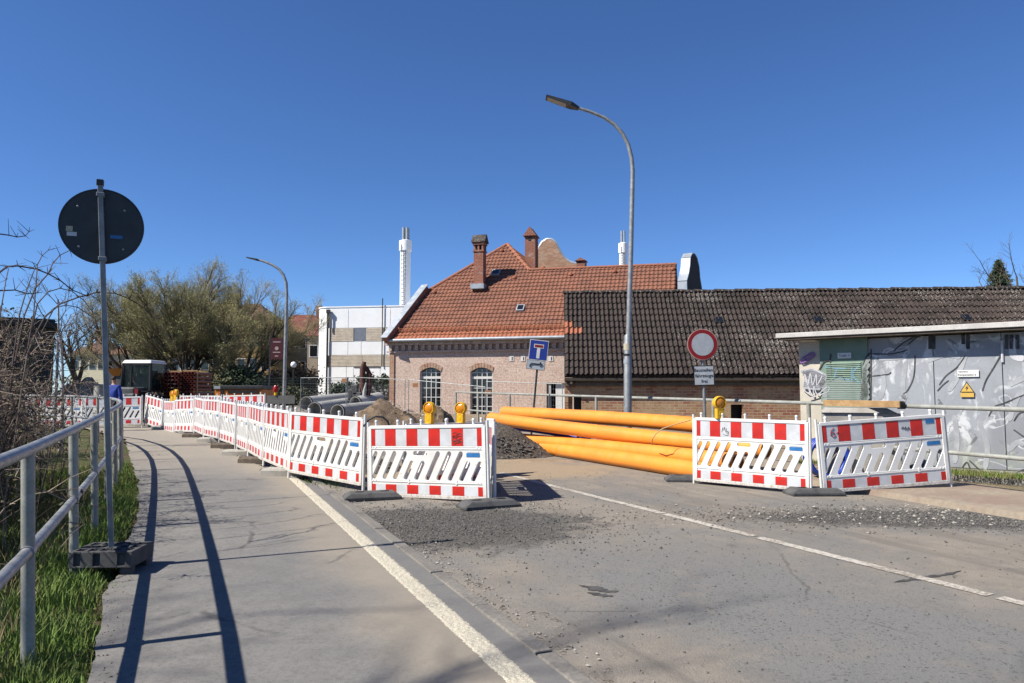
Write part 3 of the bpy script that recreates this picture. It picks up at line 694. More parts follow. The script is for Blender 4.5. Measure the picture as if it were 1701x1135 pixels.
# scrawls on the stripes
M_['marker'] = mat('black marker', (0.02, 0.02, 0.022), 0.6); M_['marker_red'] = mat('crimson marker', (0.35, 0.02, 0.06), 0.6)
def scribble(i, pts, m, r=0.006):
    o = BAR[i][0]; b = MB(); b.tube([(x, -0.0245, z) for x, z in pts], r, 4); return b.obj('scrawl', m, o)
rg = random.Random(5)
for k in range(7):
    z0 = 0.865 - 0.022 * k; scribble(0, [(1.475 + 0.14 * j / 5 + rg.uniform(-.01, .01), z0 + rg.uniform(-.018, .018)) for j in range(6)], M_['marker'], 0.004)
scribble(13, [(0.53, 0.78), (0.55, 0.85), (0.565, 0.80), (0.58, 0.855), (0.60, 0.78)], M_['marker'], 0.004)
scribble(13, [(0.61, 0.84), (0.625, 0.76), (0.65, 0.75), (0.655, 0.785), (0.625, 0.79)], M_['marker'], 0.004)
scribble(13, [(0.56, 0.745), (0.60, 0.73), (0.65, 0.735)], M_['marker'], 0.003)
scribble(14, [(0.245, 0.90), (0.20, 0.86), (0.19, 0.80), (0.225, 0.77), (0.26, 0.80), (0.245, 0.835), (0.20, 0.825)], M_['marker_red'], 0.006)
scribble(14, [(0.28, 0.82), (0.31, 0.84)], M_['marker_red'], 0.006)
scribble(14, [(1.30, 0.82), (1.33, 0.85), (1.345, 0.81), (1.37, 0.845), (1.38, 0.80), (1.42, 0.84), (1.43, 0.80)], M_['marker'], 0.005)
b = MB().box((1.76, -0.024, 0.90), (0.13, 0.004, 0.06)); b.obj('sticker', M_['blue_sticker'], BAR[14][0])
# ================================================================== BUILDINGS
class Frame:                      # a building's own axes: x along the front, y into the building, z up
    def __init__(s, e): s.e = e; s.M = Matrix.LocRotScale(e.location, e.rotation_euler, None); s.I = s.M.inverted()
    def loc(s, p): return s.I @ Vector(p)
    def world(s, p): return s.M @ Vector(p)
    def hit(s, px, py, y=0.0):     # where a line of sight meets the plane local y = const
        return s.loc(plane_hit(px, py, s.M @ Vector((0, y, 0)), s.M.to_3x3() @ Vector((0, -1, 0))))
def tile_geo(w, h, amp=0.04, lift=0.045, n=5):
    """one pantile: x across, y up the slope, z off the slope; lower edge lifted, with a lip"""
    prof = [(0, 0.25), (0.22, 0.0), (0.5, 0.22), (0.75, 1.0), (1.0, 0.45)]
    vs = []
    for f, hgt in prof: vs.append((f * w, 0, lift + hgt * amp))
    for f, hgt in prof: vs.append((f * w, h * 1.12, hgt * amp + 0.002))
    for f, hgt in prof: vs.append((f * w, 0.004, lift + hgt * amp - 0.022))
    m = len(prof)
    return vs, [(i, i + 1, m + i + 1, m + i) for i in range(m - 1)] + [(2 * m + i, 2 * m + i + 1, i + 1, i) for i in range(m - 1)]
def in_poly(x, y, P):
    c = False; n = len(P)
    for i in range(n):
        x1, y1 = P[i]; x2, y2 = P[(i + 1) % n]
        if (y1 > y) != (y2 > y) and x < (x2 - x1) * (y - y1) / (y2 - y1) + x1: c = not c
    return c
def tile_mat(name, c, c2, lichen=None, amt=0.0, dirt=(0.03, 0.028, 0.026), dirt_amt=0.4, rnd=0.25, rough=0.85):
    t = NT(name); n = t.noise(1.1, 5, 0.6); f = t.noise(7, 5, 0.7)
    k = t.mix(t.ramp(n, 0.38, 0.64), c, c2)
    k = t.mix(t.ramp(f, 0.5, 0.72, 0, dirt_amt), k, dirt)
    if lichen:
        a = t.math('ADD', t.math('MULTIPLY', t.noise(20, 4, 0.75), 0.80), t.math('MULTIPLY', t.noise(0.6, 4), 0.25))
        k = t.mix(t.ramp(a, 0.665 - amt, 0.72 - amt, 0, 0.9), k, lichen)
    k = t.mix(t.math('MULTIPLY', t.rnd(), rnd), k, t.mix(1.0, k, (0.45, 0.45, 0.48), 'MULTIPLY'))
    t.col(k); t.rough(rough); t.spec(0.3); t.bump(f, 0.3, 0.01); return t.m
M_['tile_red'] = tile_mat('weathered red roof tile', (0.27, 0.115, 0.072), (0.20, 0.088, 0.06), (0.34, 0.22, 0.16), -0.03, (0.085, 0.045, 0.033), 0.6)
M_['tile_new'] = tile_mat('bright orange roof tile', (0.37, 0.135, 0.074), (0.32, 0.118, 0.066), None, 0, (0.22, 0.08, 0.045), 0.4)
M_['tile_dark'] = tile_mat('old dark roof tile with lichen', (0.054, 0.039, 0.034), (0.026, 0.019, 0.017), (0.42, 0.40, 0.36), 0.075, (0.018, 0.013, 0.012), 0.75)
M_['brick_house'] = brick_mat('washed pale brick', (0.34, 0.17, 0.115), (0.42, 0.25, 0.17), (0.40, 0.36, 0.30), (0.74, 0.62, 0.54), 1.05)
M_['brick_red'] = brick_mat('red chimney brick', (0.34, 0.115, 0.07), (0.27, 0.09, 0.06), (0.38, 0.32, 0.27), (0.5, 0.42, 0.37), 0.25, wscale=1.6)
M_['brick_barn'] = brick_mat('old yellow red barn brick', (0.28, 0.115, 0.07), (0.40, 0.27, 0.15), (0.50, 0.43, 0.34), (0.46, 0.35, 0.21), 0.42, rowh=0.10, len_=0.30, wscale=0.6)
M_['brick_gable'] = brick_mat('pale gable brick', (0.38, 0.19, 0.12), (0.48, 0.31, 0.21), (0.42, 0.37, 0.30), (0.52, 0.43, 0.34), 0.3)
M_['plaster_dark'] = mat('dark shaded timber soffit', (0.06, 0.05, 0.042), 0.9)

# ------------------------------------------------------------------ brick house
A = at(648, 690, 40.0); A.z = 0.0
house = thing('brick_house', 'old brick house with a red tiled roof, brick chimney and curved gables', 'house', A, R(-15)); F = Frame(house)
ze = F.hit(650, 566).z; HL = 15.0; HD = 9.5
def win_poly(px0, px1, pyt, pys, pyb, n=8):
    a = F.hit(px0, pyb); c = F.hit(px1, pyb); zt = F.hit((px0 + px1) / 2, pyt).z; zs = F.hit(px0, pys).z
    P = [(a.x, a.z), (c.x, a.z)]
    for k in range(n + 1):
        f = k / n; x = c.x + (a.x - c.x) * f; P.append((x, zs + (zt - zs) * (1 - (2 * f - 1) ** 2)))
    return P
WP = [win_poly(697, 732, 610.5, 618, 693), win_poly(781, 818, 610.5, 618, 693)]
d0 = F.hit(908, 692); d1 = F.hit(944, 636)
door_p = [(d0.x, 0.3), (d1.x, 0.3), (d1.x, d1.z), (d0.x, d1.z)]
b = MB(); b.plate([(0, -0.3), (HL, -0.3), (HL, ze), (0, ze)], WP + [door_p], 0, -0.34, RX)
for c_, s_ in (((0.17, HD / 2, ze / 2), (0.34, HD - 0.7, ze)), ((HL - 0.17, HD / 2, ze / 2), (0.34, HD - 0.7, ze)), ((HL / 2, HD, ze / 2), (HL, 0.34, ze))): b.box(c_, s_)
wall = b.obj('wall', M_['brick_house'], house)
# quoin strip, sill courses, cornice with its dentils one by one
b = MB(); b.box((0.09, -0.03, ze / 2 - 0.15), (0.26, 0.055, ze - 0.9)); b.obj('corner_pilaster', M_['brick_gable'], wall)
b = MB(); b.box((HL / 2 - 0.1, -0.12, ze - 0.19), (HL + 0.3, 0.23, 0.17)); b.box((HL / 2 - 0.1, -0.055, ze - 0.62), (HL + 0.2, 0.10, 0.10)); b.obj('cornice', M_['brick_house'], wall)
dn = None; x = 0.05
while x < HL - 0.2:
    if dn is None: o = MB().box((0, 0, 0), (0.17, 0.19, 0.26)).obj('dentil', M_['brick_house'], wall); dn = o.data; o.location = (x, -0.096, ze - 0.415)
    else: put('dentil', dn, wall, (x, -0.096, ze - 0.415))
    x += 0.372
for px in (850, 869, 886, 915):
    h = F.hit(px, 596); MB().box((h.x, -0.01, h.z), (0.22, 0.03, 0.26)).obj('vent', M_['window_white'], wall); MB().box((h.x + 0.03, -0.028, h.z), (0.05, 0.01, 0.18)).obj('vent_slot', M_['black'], wall)
# arches over the windows, windows with bars and single panes
for P in WP:
    x0, x1 = P[0][0], P[1][0]; zb = P[0][1]; zt = max(p[1] for p in P); zs = P[2][1]
    arch = [p for p in P[2:]]; out = []; cx = (x0 + x1) / 2
    for (x_, z_) in arch: out.append((cx + (x_ - cx) * 1.12, z_ + 0.24))
    for k in range(len(arch) - 1):
        m = MB(); (xa, za), (xb, zb2) = arch[k], arch[k + 1]; (xc, zc2), (xd, zd) = out[k], out[k + 1]
        g = 0.02; m.prism([(xa - g * 0, za), (xb + g, zb2), (xd + g, zd), (xc, zc2)][::-1], -0.0, 0.03, RX); m.obj('arch_brick', M_['brick_gable'], wall)
    win = MB(); T = 0.022; y_ = 0.16
    w = bpy.data.objects.new('window', None); COL.objects.link(w); w.parent = house
    fr = MB(); nx = 4; zr = zs - 0.30
    fr.box((x0 + 0.03, y_, (zb + zs) / 2), (0.06, 0.07, zs - zb)); fr.box((x1 - 0.03, y_, (zb + zs) / 2), (0.06, 0.07, zs - zb)); fr.box((cx, y_, zb + 0.04), (x1 - x0 - 0.12, 0.07, 0.08)); fr.box((cx, y_, zr), (x1 - x0 - 0.12, 0.075, 0.13))
    fr.obj('frame', M_['window_white'], w)
    bars = MB(); xs_ = [x0 + 0.06 + (x1 - x0 - 0.12) * i / nx for i in range(nx + 1)]
    lows = [zb + 0.08 + (zr - 0.065 - zb - 0.08) * i / 4 for i in range(5)]; ups = [zr + 0.065, (zr + 0.065 + zt - 0.12) / 2 + 0.02, zt - 0.02]
    for xx in xs_[1:-1]: bars.box((xx, y_ - 0.005, (zb + zt) / 2 - 0.03), (0.035, 0.05, zt - zb - 0.1))
    for zz in lows[1:-1] + ups[1:-1]: bars.box((cx, y_ - 0.002, zz), (x1 - x0 - 0.13, 0.05, 0.035))
    bars.obj('glazing_bars', M_['window_white'], w)
    bk = MB(); bk.plate(P, [], -(y_ + 0.12), -(y_ + 0.10), RX); bk.obj('dark_backing', M_['black'], w)
    for zz in (lows, ups):
        for j in range(len(zz) - 1):
            for i in range(nx):
                MB().box(((xs_[i] + xs_[i + 1]) / 2, y_ + 0.02, (zz[j] + zz[j + 1]) / 2), (xs_[i + 1] - xs_[i] - 0.03, 0.006, zz[j + 1] - zz[j] - 0.03)).obj('pane', M_['glass'], w)
    MB().box((cx, -0.06, zb - 0.05), (x1 - x0 + 0.25, 0.22, 0.09)).obj('sill', M_['window_white'], w)
dr = MB().box(((door_p[0][0] + door_p[1][0]) / 2 + 0.25, 0.2, (d1.z + 0.3) / 2), (0.75, 0.06, d1.z - 0.3)).obj('door', M_['window_white'], house)
MB().box((door_p[0][0] + 0.12, 0.13, (d1.z + 0.3) / 2), (0.18, 0.1, d1.z - 0.3)).obj('door_post', M_['concrete_pipe'], dr)
MB().box((HL / 2, 1.2, ze / 2), (HL - 0.8, 0.05, ze - 0.6)).obj('inner_wall', M_['black'], house)
# roof: front slope from pixel corners
PT = R(44); ov = 0.38
n_f = F.M.to_3x3() @ Vector((0, -math.sin(PT), math.cos(PT))); p_e = F.M @ Vector((0, -ov, ze))
def roof_uv(px, py):
    q = F.loc(plane_hit(px, py, p_e, n_f)); return (q.x, (q.y + ov) / math.cos(PT))
RP = [(0.05, 0.0), roof_uv(707, 486), roof_uv(843, 406), roof_uv(880, 449), roof_uv(1124, 440), (roof_uv(1124, 440)[0], 0.0)]
Rm = Matrix.Translation((0, -ov, ze)) @ Matrix.Rotation(PT, 4, 'X')          # roof plane: x along, y up slope, z off
def rl(u, w, h=0.0): return Rm @ Vector((u, w, h))
rf = MB().prism(RP, -0.12, -0.01, Rm).obj('roof', M_['tile_red'], house)
TW, TH = 0.225, 0.335
def tiled(name, poly, m, parent, mat4, rows=None, tw=TW, th=TH, skip=lambda i, j: False):
    b = MB(); tv, tf = tile_geo(tw, th); xs = [p[0] for p in poly]; ysx = [p[1] for p in poly]; rg = random.Random(9)
    i0, i1 = int(math.floor(min(xs) / tw)), int(math.ceil(max(xs) / tw)); j1 = int(math.ceil(max(ysx) / th))
    for j in range(j1):
        if rows and not rows(j): continue
        for i in range(i0, i1):
            x, y = i * tw, j * th
            if not in_poly(x + tw / 2, y + th * 0.55, poly) or skip(i, j): continue
            dz = rg.uniform(0, .006); b.add([mat4 @ Vector((vx + x, vy + y, vz + dz)) for vx, vy, vz in tv], tf)
    o = b.obj(name, m, parent); o['kind'] = 'stuff'; return o
tiled('roof_tiles', RP, M_['tile_red'], rf, Rm, rows=lambda j: j >= 3)
tiled('eaves_tiles', RP, M_['tile_new'], rf, Rm, rows=lambda j: j < 3)
Pk = rl(*RP[2]); Hb = rl(*RP[3]); Lb = rl(*RP[1]); back = Vector((0, 7.0, 0))
down = (Hb - Pk)
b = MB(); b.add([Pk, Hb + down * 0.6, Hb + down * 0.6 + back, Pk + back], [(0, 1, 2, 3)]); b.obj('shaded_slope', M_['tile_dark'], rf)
# shaded right-hand slope tiles
ex_ = Vector((0, 1, 0)); ey_ = (Pk - Hb).normalized(); ez_ = ex_.cross(ey_).normalized()
M2 = Matrix.Translation(Hb + down * 0.6) @ Matrix((-ez_.cross(ey_).normalized() if False else ex_, ey_, ez_)).transposed().to_4x4()
sl_len = (Pk - Hb).length * 1.6 if False else (Pk - (Hb + down * 0.6)).length
if ez_.x < 0:
    M2 = Matrix.Translation(Hb + down * 0.6 + back) @ Matrix((-ex_, ey_, -ez_)).transposed().to_4x4()
tiled('roof_tiles', [(0, 0), (7.0, 0), (7.0, sl_len), (0, sl_len)], M_['tile_red'], rf, M2)
b = MB(); b.add([Pk, Lb, Lb + back, Pk + back], [(0, 3, 2, 1)]); b.obj('left_slope', M_['tile_red'], rf)
# back slope of the right wing
rR = rl(*RP[4]); b = MB(); b.add([Hb, rR, rR + Vector((0, 5, -5)), Hb + Vector((0, 5, -5))], [(0, 1, 2, 3)]); b.obj('back_slope', M_['tile_red'], rf)
# ridge tiles one by one along the hips and the ridge
rt = None
def ridge_run(p, q, m, sp=0.40):
    global rt
    d = (q - p); n = max(1, int(d.length / sp)); Bx = basis(d)
    for i in range(n):
        c = p + d * ((i + 0.5) / n)
        if rt is None:
            g = MB(); prof = [(0.12 * math.cos(a), 0.105 * math.sin(a)) for a in [math.pi * k / 6 for k in range(7)]]
            for xx, sc_ in ((-0.22, 1.12), (0.22, 0.94)):
                for (yy, zz) in prof: g.v.append((xx, yy * sc_, zz * sc_))
            g.f = [(k, k + 1, 8 + k, 7 + k) for k in range(6)] + [tuple(range(7))]
            o = g.obj('ridge_tile', m, rf, sm=50); rt = o.data
        else: o = put('ridge_tile', rt, rf)
        o.matrix_local = Matrix.Translation(c) @ Bx.to_4x4()
M_['tile_ridge'] = tile_mat('ridge tile', (0.36, 0.14, 0.08), (0.28, 0.11, 0.07), (0.5, 0.42, 0.36), 0.0, (0.16, 0.07, 0.05), 0.5)
ridge_run(Lb, Pk, M_['tile_ridge']); ridge_run(Hb, Pk, M_['tile_ridge']); ridge_run(Hb, rR, M_['tile_ridge'])
# zinc-capped parapet on the left gable
d = (Lb - rl(0.05, 0)); Bx = basis(d); L_ = d.length
b = MB(); c = rl(0.05, 0) + d * 0.5 + Vector((-0.06, 0, 0.10)); b.box(c, (L_ + 0.35, 0.36, 0.42), Bx); pp = b.obj('gable_parapet', M_['brick_red'], house)
b = MB(); b.box(c + Bx @ Vector((0, 0, 0.235)), (L_ + 0.5, 0.46, 0.05), Bx); b.obj('zinc_cap', M_['zinc_sheet'], pp)
# gutter and snow guard
b = MB(); b.tube([(0.1, -ov - 0.06, ze - 0.03), (HL, -ov - 0.06, ze - 0.03)], 0.085, 12); b.obj('gutter', M_['zinc_sheet'], house, sm=50)
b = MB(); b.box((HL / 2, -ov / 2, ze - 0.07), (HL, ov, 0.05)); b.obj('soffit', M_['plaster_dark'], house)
sgd = MB(); u0, u1 = roof_uv(665, 553)[0], roof_uv(936, 548)[0]; w0 = 0.62
for hh_ in (0.09, 0.15, 0.21, 0.27): sgd.tube([rl(u0, w0, hh_), rl(u1, w0, hh_)], 0.011, 5)
k = u0
while k < u1: sgd.tube([rl(k, w0, 0.07), rl(k, w0, 0.28)], 0.006, 4); k += 0.11
sg_o = sgd.obj('snow_guard', M_['tile_new'], house)
for i in range(13):
    k = u0 + (u1 - u0) * i / 12; MB().tube([rl(k, w0 - 0.04, 0.0), rl(k, w0 - 0.03, 0.34)], 0.026, 6).obj('bracket', M_['strap'], sg_o)
# skylights and ventilation tiles
for px, py, w_, h_ in ((865, 514, 0.42, 0.5), (824, 455, 0.5, 0.5)):
    u, w = roof_uv(px, py)
    s1 = MB().box((0, 0, 0), (w_, h_, 0.12)).obj('skylight', M_['zinc_sheet'], rf); s1.matrix_local = Rm @ Matrix.Translation((u, w, 0.08))
    g1 = MB().box((0, 0, 0.065), (w_ - 0.12, h_ - 0.14, 0.02)).obj('pane', M_['glass'], s1)
for px, py in ((855, 463), (948, 458), (1021, 453), (1118, 449), (834, 418), (903, 447), (722, 487)):
    u, w = roof_uv(px, py); v1 = MB().lathe([(0.13, 0), (0.12, 0.08), (0.05, 0.14)], 10).obj('vent_tile', M_['tile_new'], rf, sm=40); v1.matrix_local = Rm @ Matrix.Translation((u, w, 0.04))
# chimneys
def saddle(b, c, w, d, h, ridge_x):      # little saddle roof, ridge along x or y
    x, y = w / 2, d / 2
    if ridge_x: P = [(-x, -y, 0), (x, -y, 0), (x, y, 0), (-x, y, 0), (-x, 0, h), (x, 0, h)]; Fc = [(0, 1, 5, 4), (2, 3, 4, 5), (0, 4, 3), (1, 2, 5), (3, 2, 1, 0)]
    else: P = [(-x, -y, 0), (x, -y, 0), (x, y, 0), (-x, y, 0), (0, -y, h), (0, y, h)]; Fc = [(0, 4, 5, 3), (1, 2, 5, 4), (0, 1, 4), (2, 3, 5), (3, 2, 1, 0)]
    return b.add([Vector(p) + Vector(c) for p in P], Fc)
u, w = roof_uv(797, 478); bs = rl(u, w); zt_ = F.loc(at(797, 390, (F.M @ bs).y)).z
ch = MB(); cw = 0.56
ch.box((bs.x, bs.y, (bs.z - 0.6 + zt_ - 0.95) / 2), (cw, cw, zt_ - 0.95 - bs.z + 0.6)); ch.box((bs.x, bs.y, zt_ - 0.98), (cw + 0.1, cw + 0.1, 0.08)); ch.box((bs.x, bs.y, zt_ - 0.55), (cw + 0.12, cw + 0.12, 0.14))
for ix in (-1, 0, 1):
    for iy in (-1, 0, 1):
        if ix or iy: ch.box((bs.x + ix * 0.24, bs.y + iy * 0.24, zt_ - 0.78), (0.10, 0.10, 0.34))
cho = ch.obj('chimney', M_['brick_red'], rf)
MB().box((bs.x, bs.y, zt_ - 0.78), (0.34, 0.34, 0.33)).obj('flue', M_['black'], cho)
b = MB(); saddle(b, (bs.x, bs.y, zt_ - 0.48), cw + 0.26, cw + 0.26, 0.48, True); b.obj('chimney_hood', M_['tile_dark'], cho)
b = MB(); b.box((bs.x, bs.y - 0.1, bs.z + 0.02), (cw + 0.22, cw + 0.3, 0.28)); b.obj('flashing', M_['zinc_sheet'], cho)
def small_chimney(px, pyb, pyt, wpx, Y):
    p = F.loc(at(px, pyb, Y)); q = F.loc(at(px, pyt, Y)); w = wpx / FPX * Y; h = q.z - p.z
    b = MB(); b.box((p.x, p.y, p.z + h * 0.32 - 0.4), (w * 0.8, w * 1.0, h * 0.75 + 0.8)); o = b.obj('chimney', M_['brick_red'], rf)
    c = MB(); saddle(c, (p.x, p.y, p.z + h * 0.70), w * 1.05, w * 1.3, h * 0.32, False); c.obj('chimney_hood', M_['brick_red'], o)
    MB().box((p.x - 0.02, p.y - w * 0.51, p.z + h * 0.60), (w * 0.2, 0.03, h * 0.12)).obj('flue', M_['black'], o)
small_chimney(883, 428, 380, 22, 45.0); small_chimney(966, 446, 430, 18, 46.0)
# curved back gable and curved right-hand gable
Y_ = 47.0; gp = [F.loc(at(px, py, Y_)) for px, py in ((888, 452), (889, 425), (893, 411), (899, 402), (907, 397.5), (915, 398), (922, 403), (927, 413), (933, 424), (940, 432), (949, 438), (960, 441), (960, 456))]
yy = sum(p.y for p in gp) / len(gp)
g = MB().prism([(p.x, p.z) for p in gp], -yy - 0.4, -yy, RX).obj('curved_gable', M_['brick_gable'], house)
cap = MB(); cap.tube([(p.x, yy + 0.12, p.z + 0.04) for p in gp[1:-1]], 0.10, 6); cap.obj('gable_coping', M_['zinc_sheet'], g, sm=50)
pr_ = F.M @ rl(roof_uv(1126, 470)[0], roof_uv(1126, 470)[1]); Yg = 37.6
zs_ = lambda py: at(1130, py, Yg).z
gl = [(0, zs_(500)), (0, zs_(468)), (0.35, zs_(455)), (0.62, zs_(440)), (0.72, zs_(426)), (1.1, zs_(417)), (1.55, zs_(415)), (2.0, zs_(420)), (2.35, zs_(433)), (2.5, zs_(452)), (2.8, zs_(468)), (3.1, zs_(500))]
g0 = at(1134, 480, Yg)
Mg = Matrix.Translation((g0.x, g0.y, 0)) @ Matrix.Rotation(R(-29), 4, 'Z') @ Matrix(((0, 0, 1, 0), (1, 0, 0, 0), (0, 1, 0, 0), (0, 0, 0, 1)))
g = MB().prism(gl, -0.20, 0.20, Mg).obj('curved_gable', mat('shade-darkened gable render', (0.05, 0.046, 0.044), 0.9), house, world=True)  # shade of the face turned from the sun is put into this dark colour
cp = MB()
for k in range(len(gl) - 1):
    (a1, z1), (a2, z2) = gl[k], gl[k + 1]; n2 = Vector((-(z2 - z1), a2 - a1)).normalized() * 0.07
    cp.prism([(a1, z1), (a2, z2), (a2 + n2.x, z2 + n2.y), (a1 + n2.x, z1 + n2.y)], -0.24, 0.24, Mg)
cp.obj('zinc_cap', M_['zinc_sheet'], g, world=True)

# ------------------------------------------------------------------ long low barn
A = at(938, 700, 28.0); A.z = 0.0
barn = thing('brick_barn', 'long low brick barn under a dark lichen-spotted tile roof', 'barn', A, R(-4)); F = Frame(barn)
BL = 24.0; ze = F.hit(945, 624, -0.3).z
dx0 = F.hit(944, 690).x; dx1 = F.hit(966, 690).x
wb_ = [(F.hit(1214, 690).x, F.hit(1214, 690).z - .2), (F.hit(1234, 690).x, F.hit(1234, 690).z - .2), (F.hit(1234, 672).x, F.hit(1234, 672).z), (F.hit(1214, 672).x, F.hit(1214, 672).z)]
b = MB(); b.plate([(0, -0.3), (BL, -0.3), (BL, ze - 0.1), (0, ze - 0.1)], [[(dx0, 0.0), (dx1, 0.0), (dx1, F.hit(950, 655).z), (dx0, F.hit(950, 655).z)], wb_], 0, -0.3, RX)
b.box((0.15, 3.6, ze / 2), (0.3, 6.6, ze)); b.box((BL - 0.15, 3.6, ze / 2), (0.3, 6.6, ze)); bw = b.obj('wall', M_['brick_barn'], barn)
MB().box((BL / 2, 0.6, ze / 2), (BL - 0.7, 0.05, ze - 0.3)).obj('inner_wall', M_['black'], barn)
MB().box((BL / 2, -0.08, F.hit(1000, 639).z), (BL, 0.14, 0.10)).obj('wall_plate', M_['old_wood'], barn)
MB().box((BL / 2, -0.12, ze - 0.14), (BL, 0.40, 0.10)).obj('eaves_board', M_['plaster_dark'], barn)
x = 0.25; rb = None
while x < 0.3:
    if rb is None: o = MB().box((0, 0, 0), (0.09, 0.36, 0.12)).obj('rafter_end', M_['old_wood'], barn); rb = o.data; o.location = (x, -0.12, ze - 0.25)
    else: put('rafter_end', rb, barn, (x, -0.12, ze - 0.25))
    x += 0.85
p_e = F.M @ Vector((0, -0.32, ze)); zr_ = None
yr = 3.45; zr_ = F.hit(1000, 487, yr).z; PT = math.atan2(zr_ - ze, yr + 0.32); SL = math.hypot(zr_ - ze, yr + 0.32)
Rm = Matrix.Translation((0, -0.32, ze)) @ Matrix.Rotation(PT, 4, 'X')
rf = MB().prism([(0, 0), (BL, 0), (BL, SL), (0, SL)], -0.1, -0.012, Rm).obj('roof', M_['tile_dark'], barn)
b = MB(); b.add([(0, yr, zr_), (BL, yr, zr_), (BL, yr + 3.6, ze), (0, yr + 3.6, ze)], [(0, 1, 2, 3)]); b.obj('back_slope', M_['tile_dark'], rf)
NR = 13; TH_ = SL / NR; TW_ = 7.5 / FPX * 30.0
tv, tf = tile_geo(TW_, TH_, 0.085, 0.05)
rg = random.Random(21); nC = int(BL / TW_); big = MB(); tm = {}
for j in range(NR):
    sag = 0.0
    for i in range(nC):
        new = (j, i) in ((7, 0), (7, 1), (6, 0), (6, 1), (6, 2), (6, 3))
        single = new or (i < 23) or (i < 24 and j < 3)
        dx, dy, dz, rz = rg.uniform(-.008, .008), rg.uniform(-.014, .014), rg.uniform(-.002, .012), rg.uniform(-.02, .02)
        Mt = Rm @ Matrix.Translation((i * TW_ + dx, j * TH_ + dy, dz)) @ Matrix.Rotation(rz, 4, 'Z')
        if single:
            key = 'n' if new else 'o'
            if key not in tm:
                g = MB(); g.add(tv, tf); o = g.obj('roof_tile', M_['tile_new'] if new else M_['tile_dark'], rf); tm[key] = o.data
            else: o = put('roof_tile', tm[key], rf)
            o.matrix_local = Mt
        else: big.add([Mt @ Vector(v) for v in tv], tf)
o = big.obj('roof_tiles', M_['tile_dark'], rf); o['kind'] = 'stuff'
rt = None
def ridge_run2(p, q, sp):
    global rt
    d = (q - p); n = int(d.length / sp); Bx = basis(d)
    for i in range(n):
        c = p + d * ((i + 0.5) / n) + Vector((0, 0, rg.uniform(-.015, .02)))
        if rt is None:
            g = MB(); prof = [(0.14 * math.cos(a), 0.10 * math.sin(a)) for a in [math.pi * k / 6 for k in range(7)]]
            for xx, sc_ in ((-0.25, 1.15), (0.25, 0.95)):
                for (yy, zz) in prof: g.v.append((xx, yy * sc_, zz * sc_))
            g.f = [(k, k + 1, 8 + k, 7 + k) for k in range(6)] + [tuple(range(7))]
            o = g.obj('ridge_tile', M_['tile_dark'], rf, sm=50); rt = o.data
        else: o = put('ridge_tile', rt, rf)
        o.matrix_local = Matrix.Translation(c) @ Bx.to_4x4()
ridge_run2(Vector((0, yr, zr_ + 0.01)), Vector((BL, yr, zr_ + 0.01)), 0.42)
for px, py in ((1194, 534), (1358, 533), (1605, 530)):
    q = F.loc(plane_hit(px, py, p_e, F.M.to_3x3() @ Vector((0, -math.sin(PT), math.cos(PT))))); w = (q.y + 0.32) / math.cos(PT)
    s1 = MB().box((0, 0, 0.07), (0.34, 0.36, 0.06)).obj('roof_window', M_['dark_metal'], rf); s1.matrix_local = Rm @ Matrix.Translation((q.x, w, 0.0)); MB().box((0, 0, 0.105), (0.26, 0.28, 0.01)).obj('pane', M_['glass'], s1)

# ------------------------------------------------------------------ low transformer building with graffiti
C_ = Vector((5.42, 14.08, 0.0))
tr = thing('transformer_building', 'low flat-roofed transformer building covered in grey graffiti', 'building', C_, R(-38.9)); F = Frame(tr)
zt_ = F.hit(1500, 563).z + 0.02; TL = 9.0
M_['render_cream'] = mat('cream wall render', (0.62, 0.57, 0.46), 0.85, (0.52, 0.48, 0.40), 2.0, bump=0.2, fine=0.06)
def graffiti_mat():
    t = NT('silver grey graffiti paint'); n = t.noise(1.1, 3, 0.5, dist=1.2); m = t.noise(3.2, 5, 0.6, t.scaled((1, 1, 0.55)), 1.0)
    k = t.mix(t.ramp(n, 0.35, 0.65), (0.33, 0.35, 0.38), (0.25, 0.265, 0.29))
    k = t.mix(t.ramp(m, 0.54, 0.64, 0, 0.8), k, (0.66, 0.68, 0.70))
    l1 = t.math('ABSOLUTE', t.math('SUBTRACT', t.noise(1.35, 2, 0.4, dist=1.8), 0.5)); k = t.mix(t.math('MULTIPLY', t.ramp(l1, 0.020, 0.008), t.ramp(n, 0.45, 0.6, 0, 0.8)), k, (0.60, 0.62, 0.64))
    l2 = t.math('ABSOLUTE', t.math('SUBTRACT', t.noise(0.9, 3, 0.5, dist=2.2), 0.52)); k = t.mix(t.math('MULTIPLY', t.ramp(l2, 0.012, 0.004), t.ramp(t.noise(0.8), 0.48, 0.58, 0, 0.85)), k, (0.05, 0.052, 0.056))
    k = t.mix(t.ramp(t.noise(1.9, 5, 0.7, dist=1.5), 0.63, 0.68, 0, 0.7), k, (0.07, 0.072, 0.078))
    x, y, z = t.sep(); k = t.mix(t.math('MULTIPLY', t.ramp(z, 1.0, 0.35), t.ramp(m, 0.42, 0.6, 0, 0.7)), k, (0.30, 0.33, 0.26))
    k = t.mix(t.ramp(t.noise(30, 4), 0.45, 0.75, 0, 0.25), k, (0.2, 0.2, 0.2))
    t.col(k); t.rough(0.6); t.spec(0.35); t.bump(t.noise(9, 3), 0.15, 0.01); return t.m
M_['graffiti'] = graffiti_mat(); M_['door_green'] = mat('faded green steel', (0.155, 0.235, 0.18), 0.6, (0.20, 0.29, 0.225), 3.0, fine=0.1)
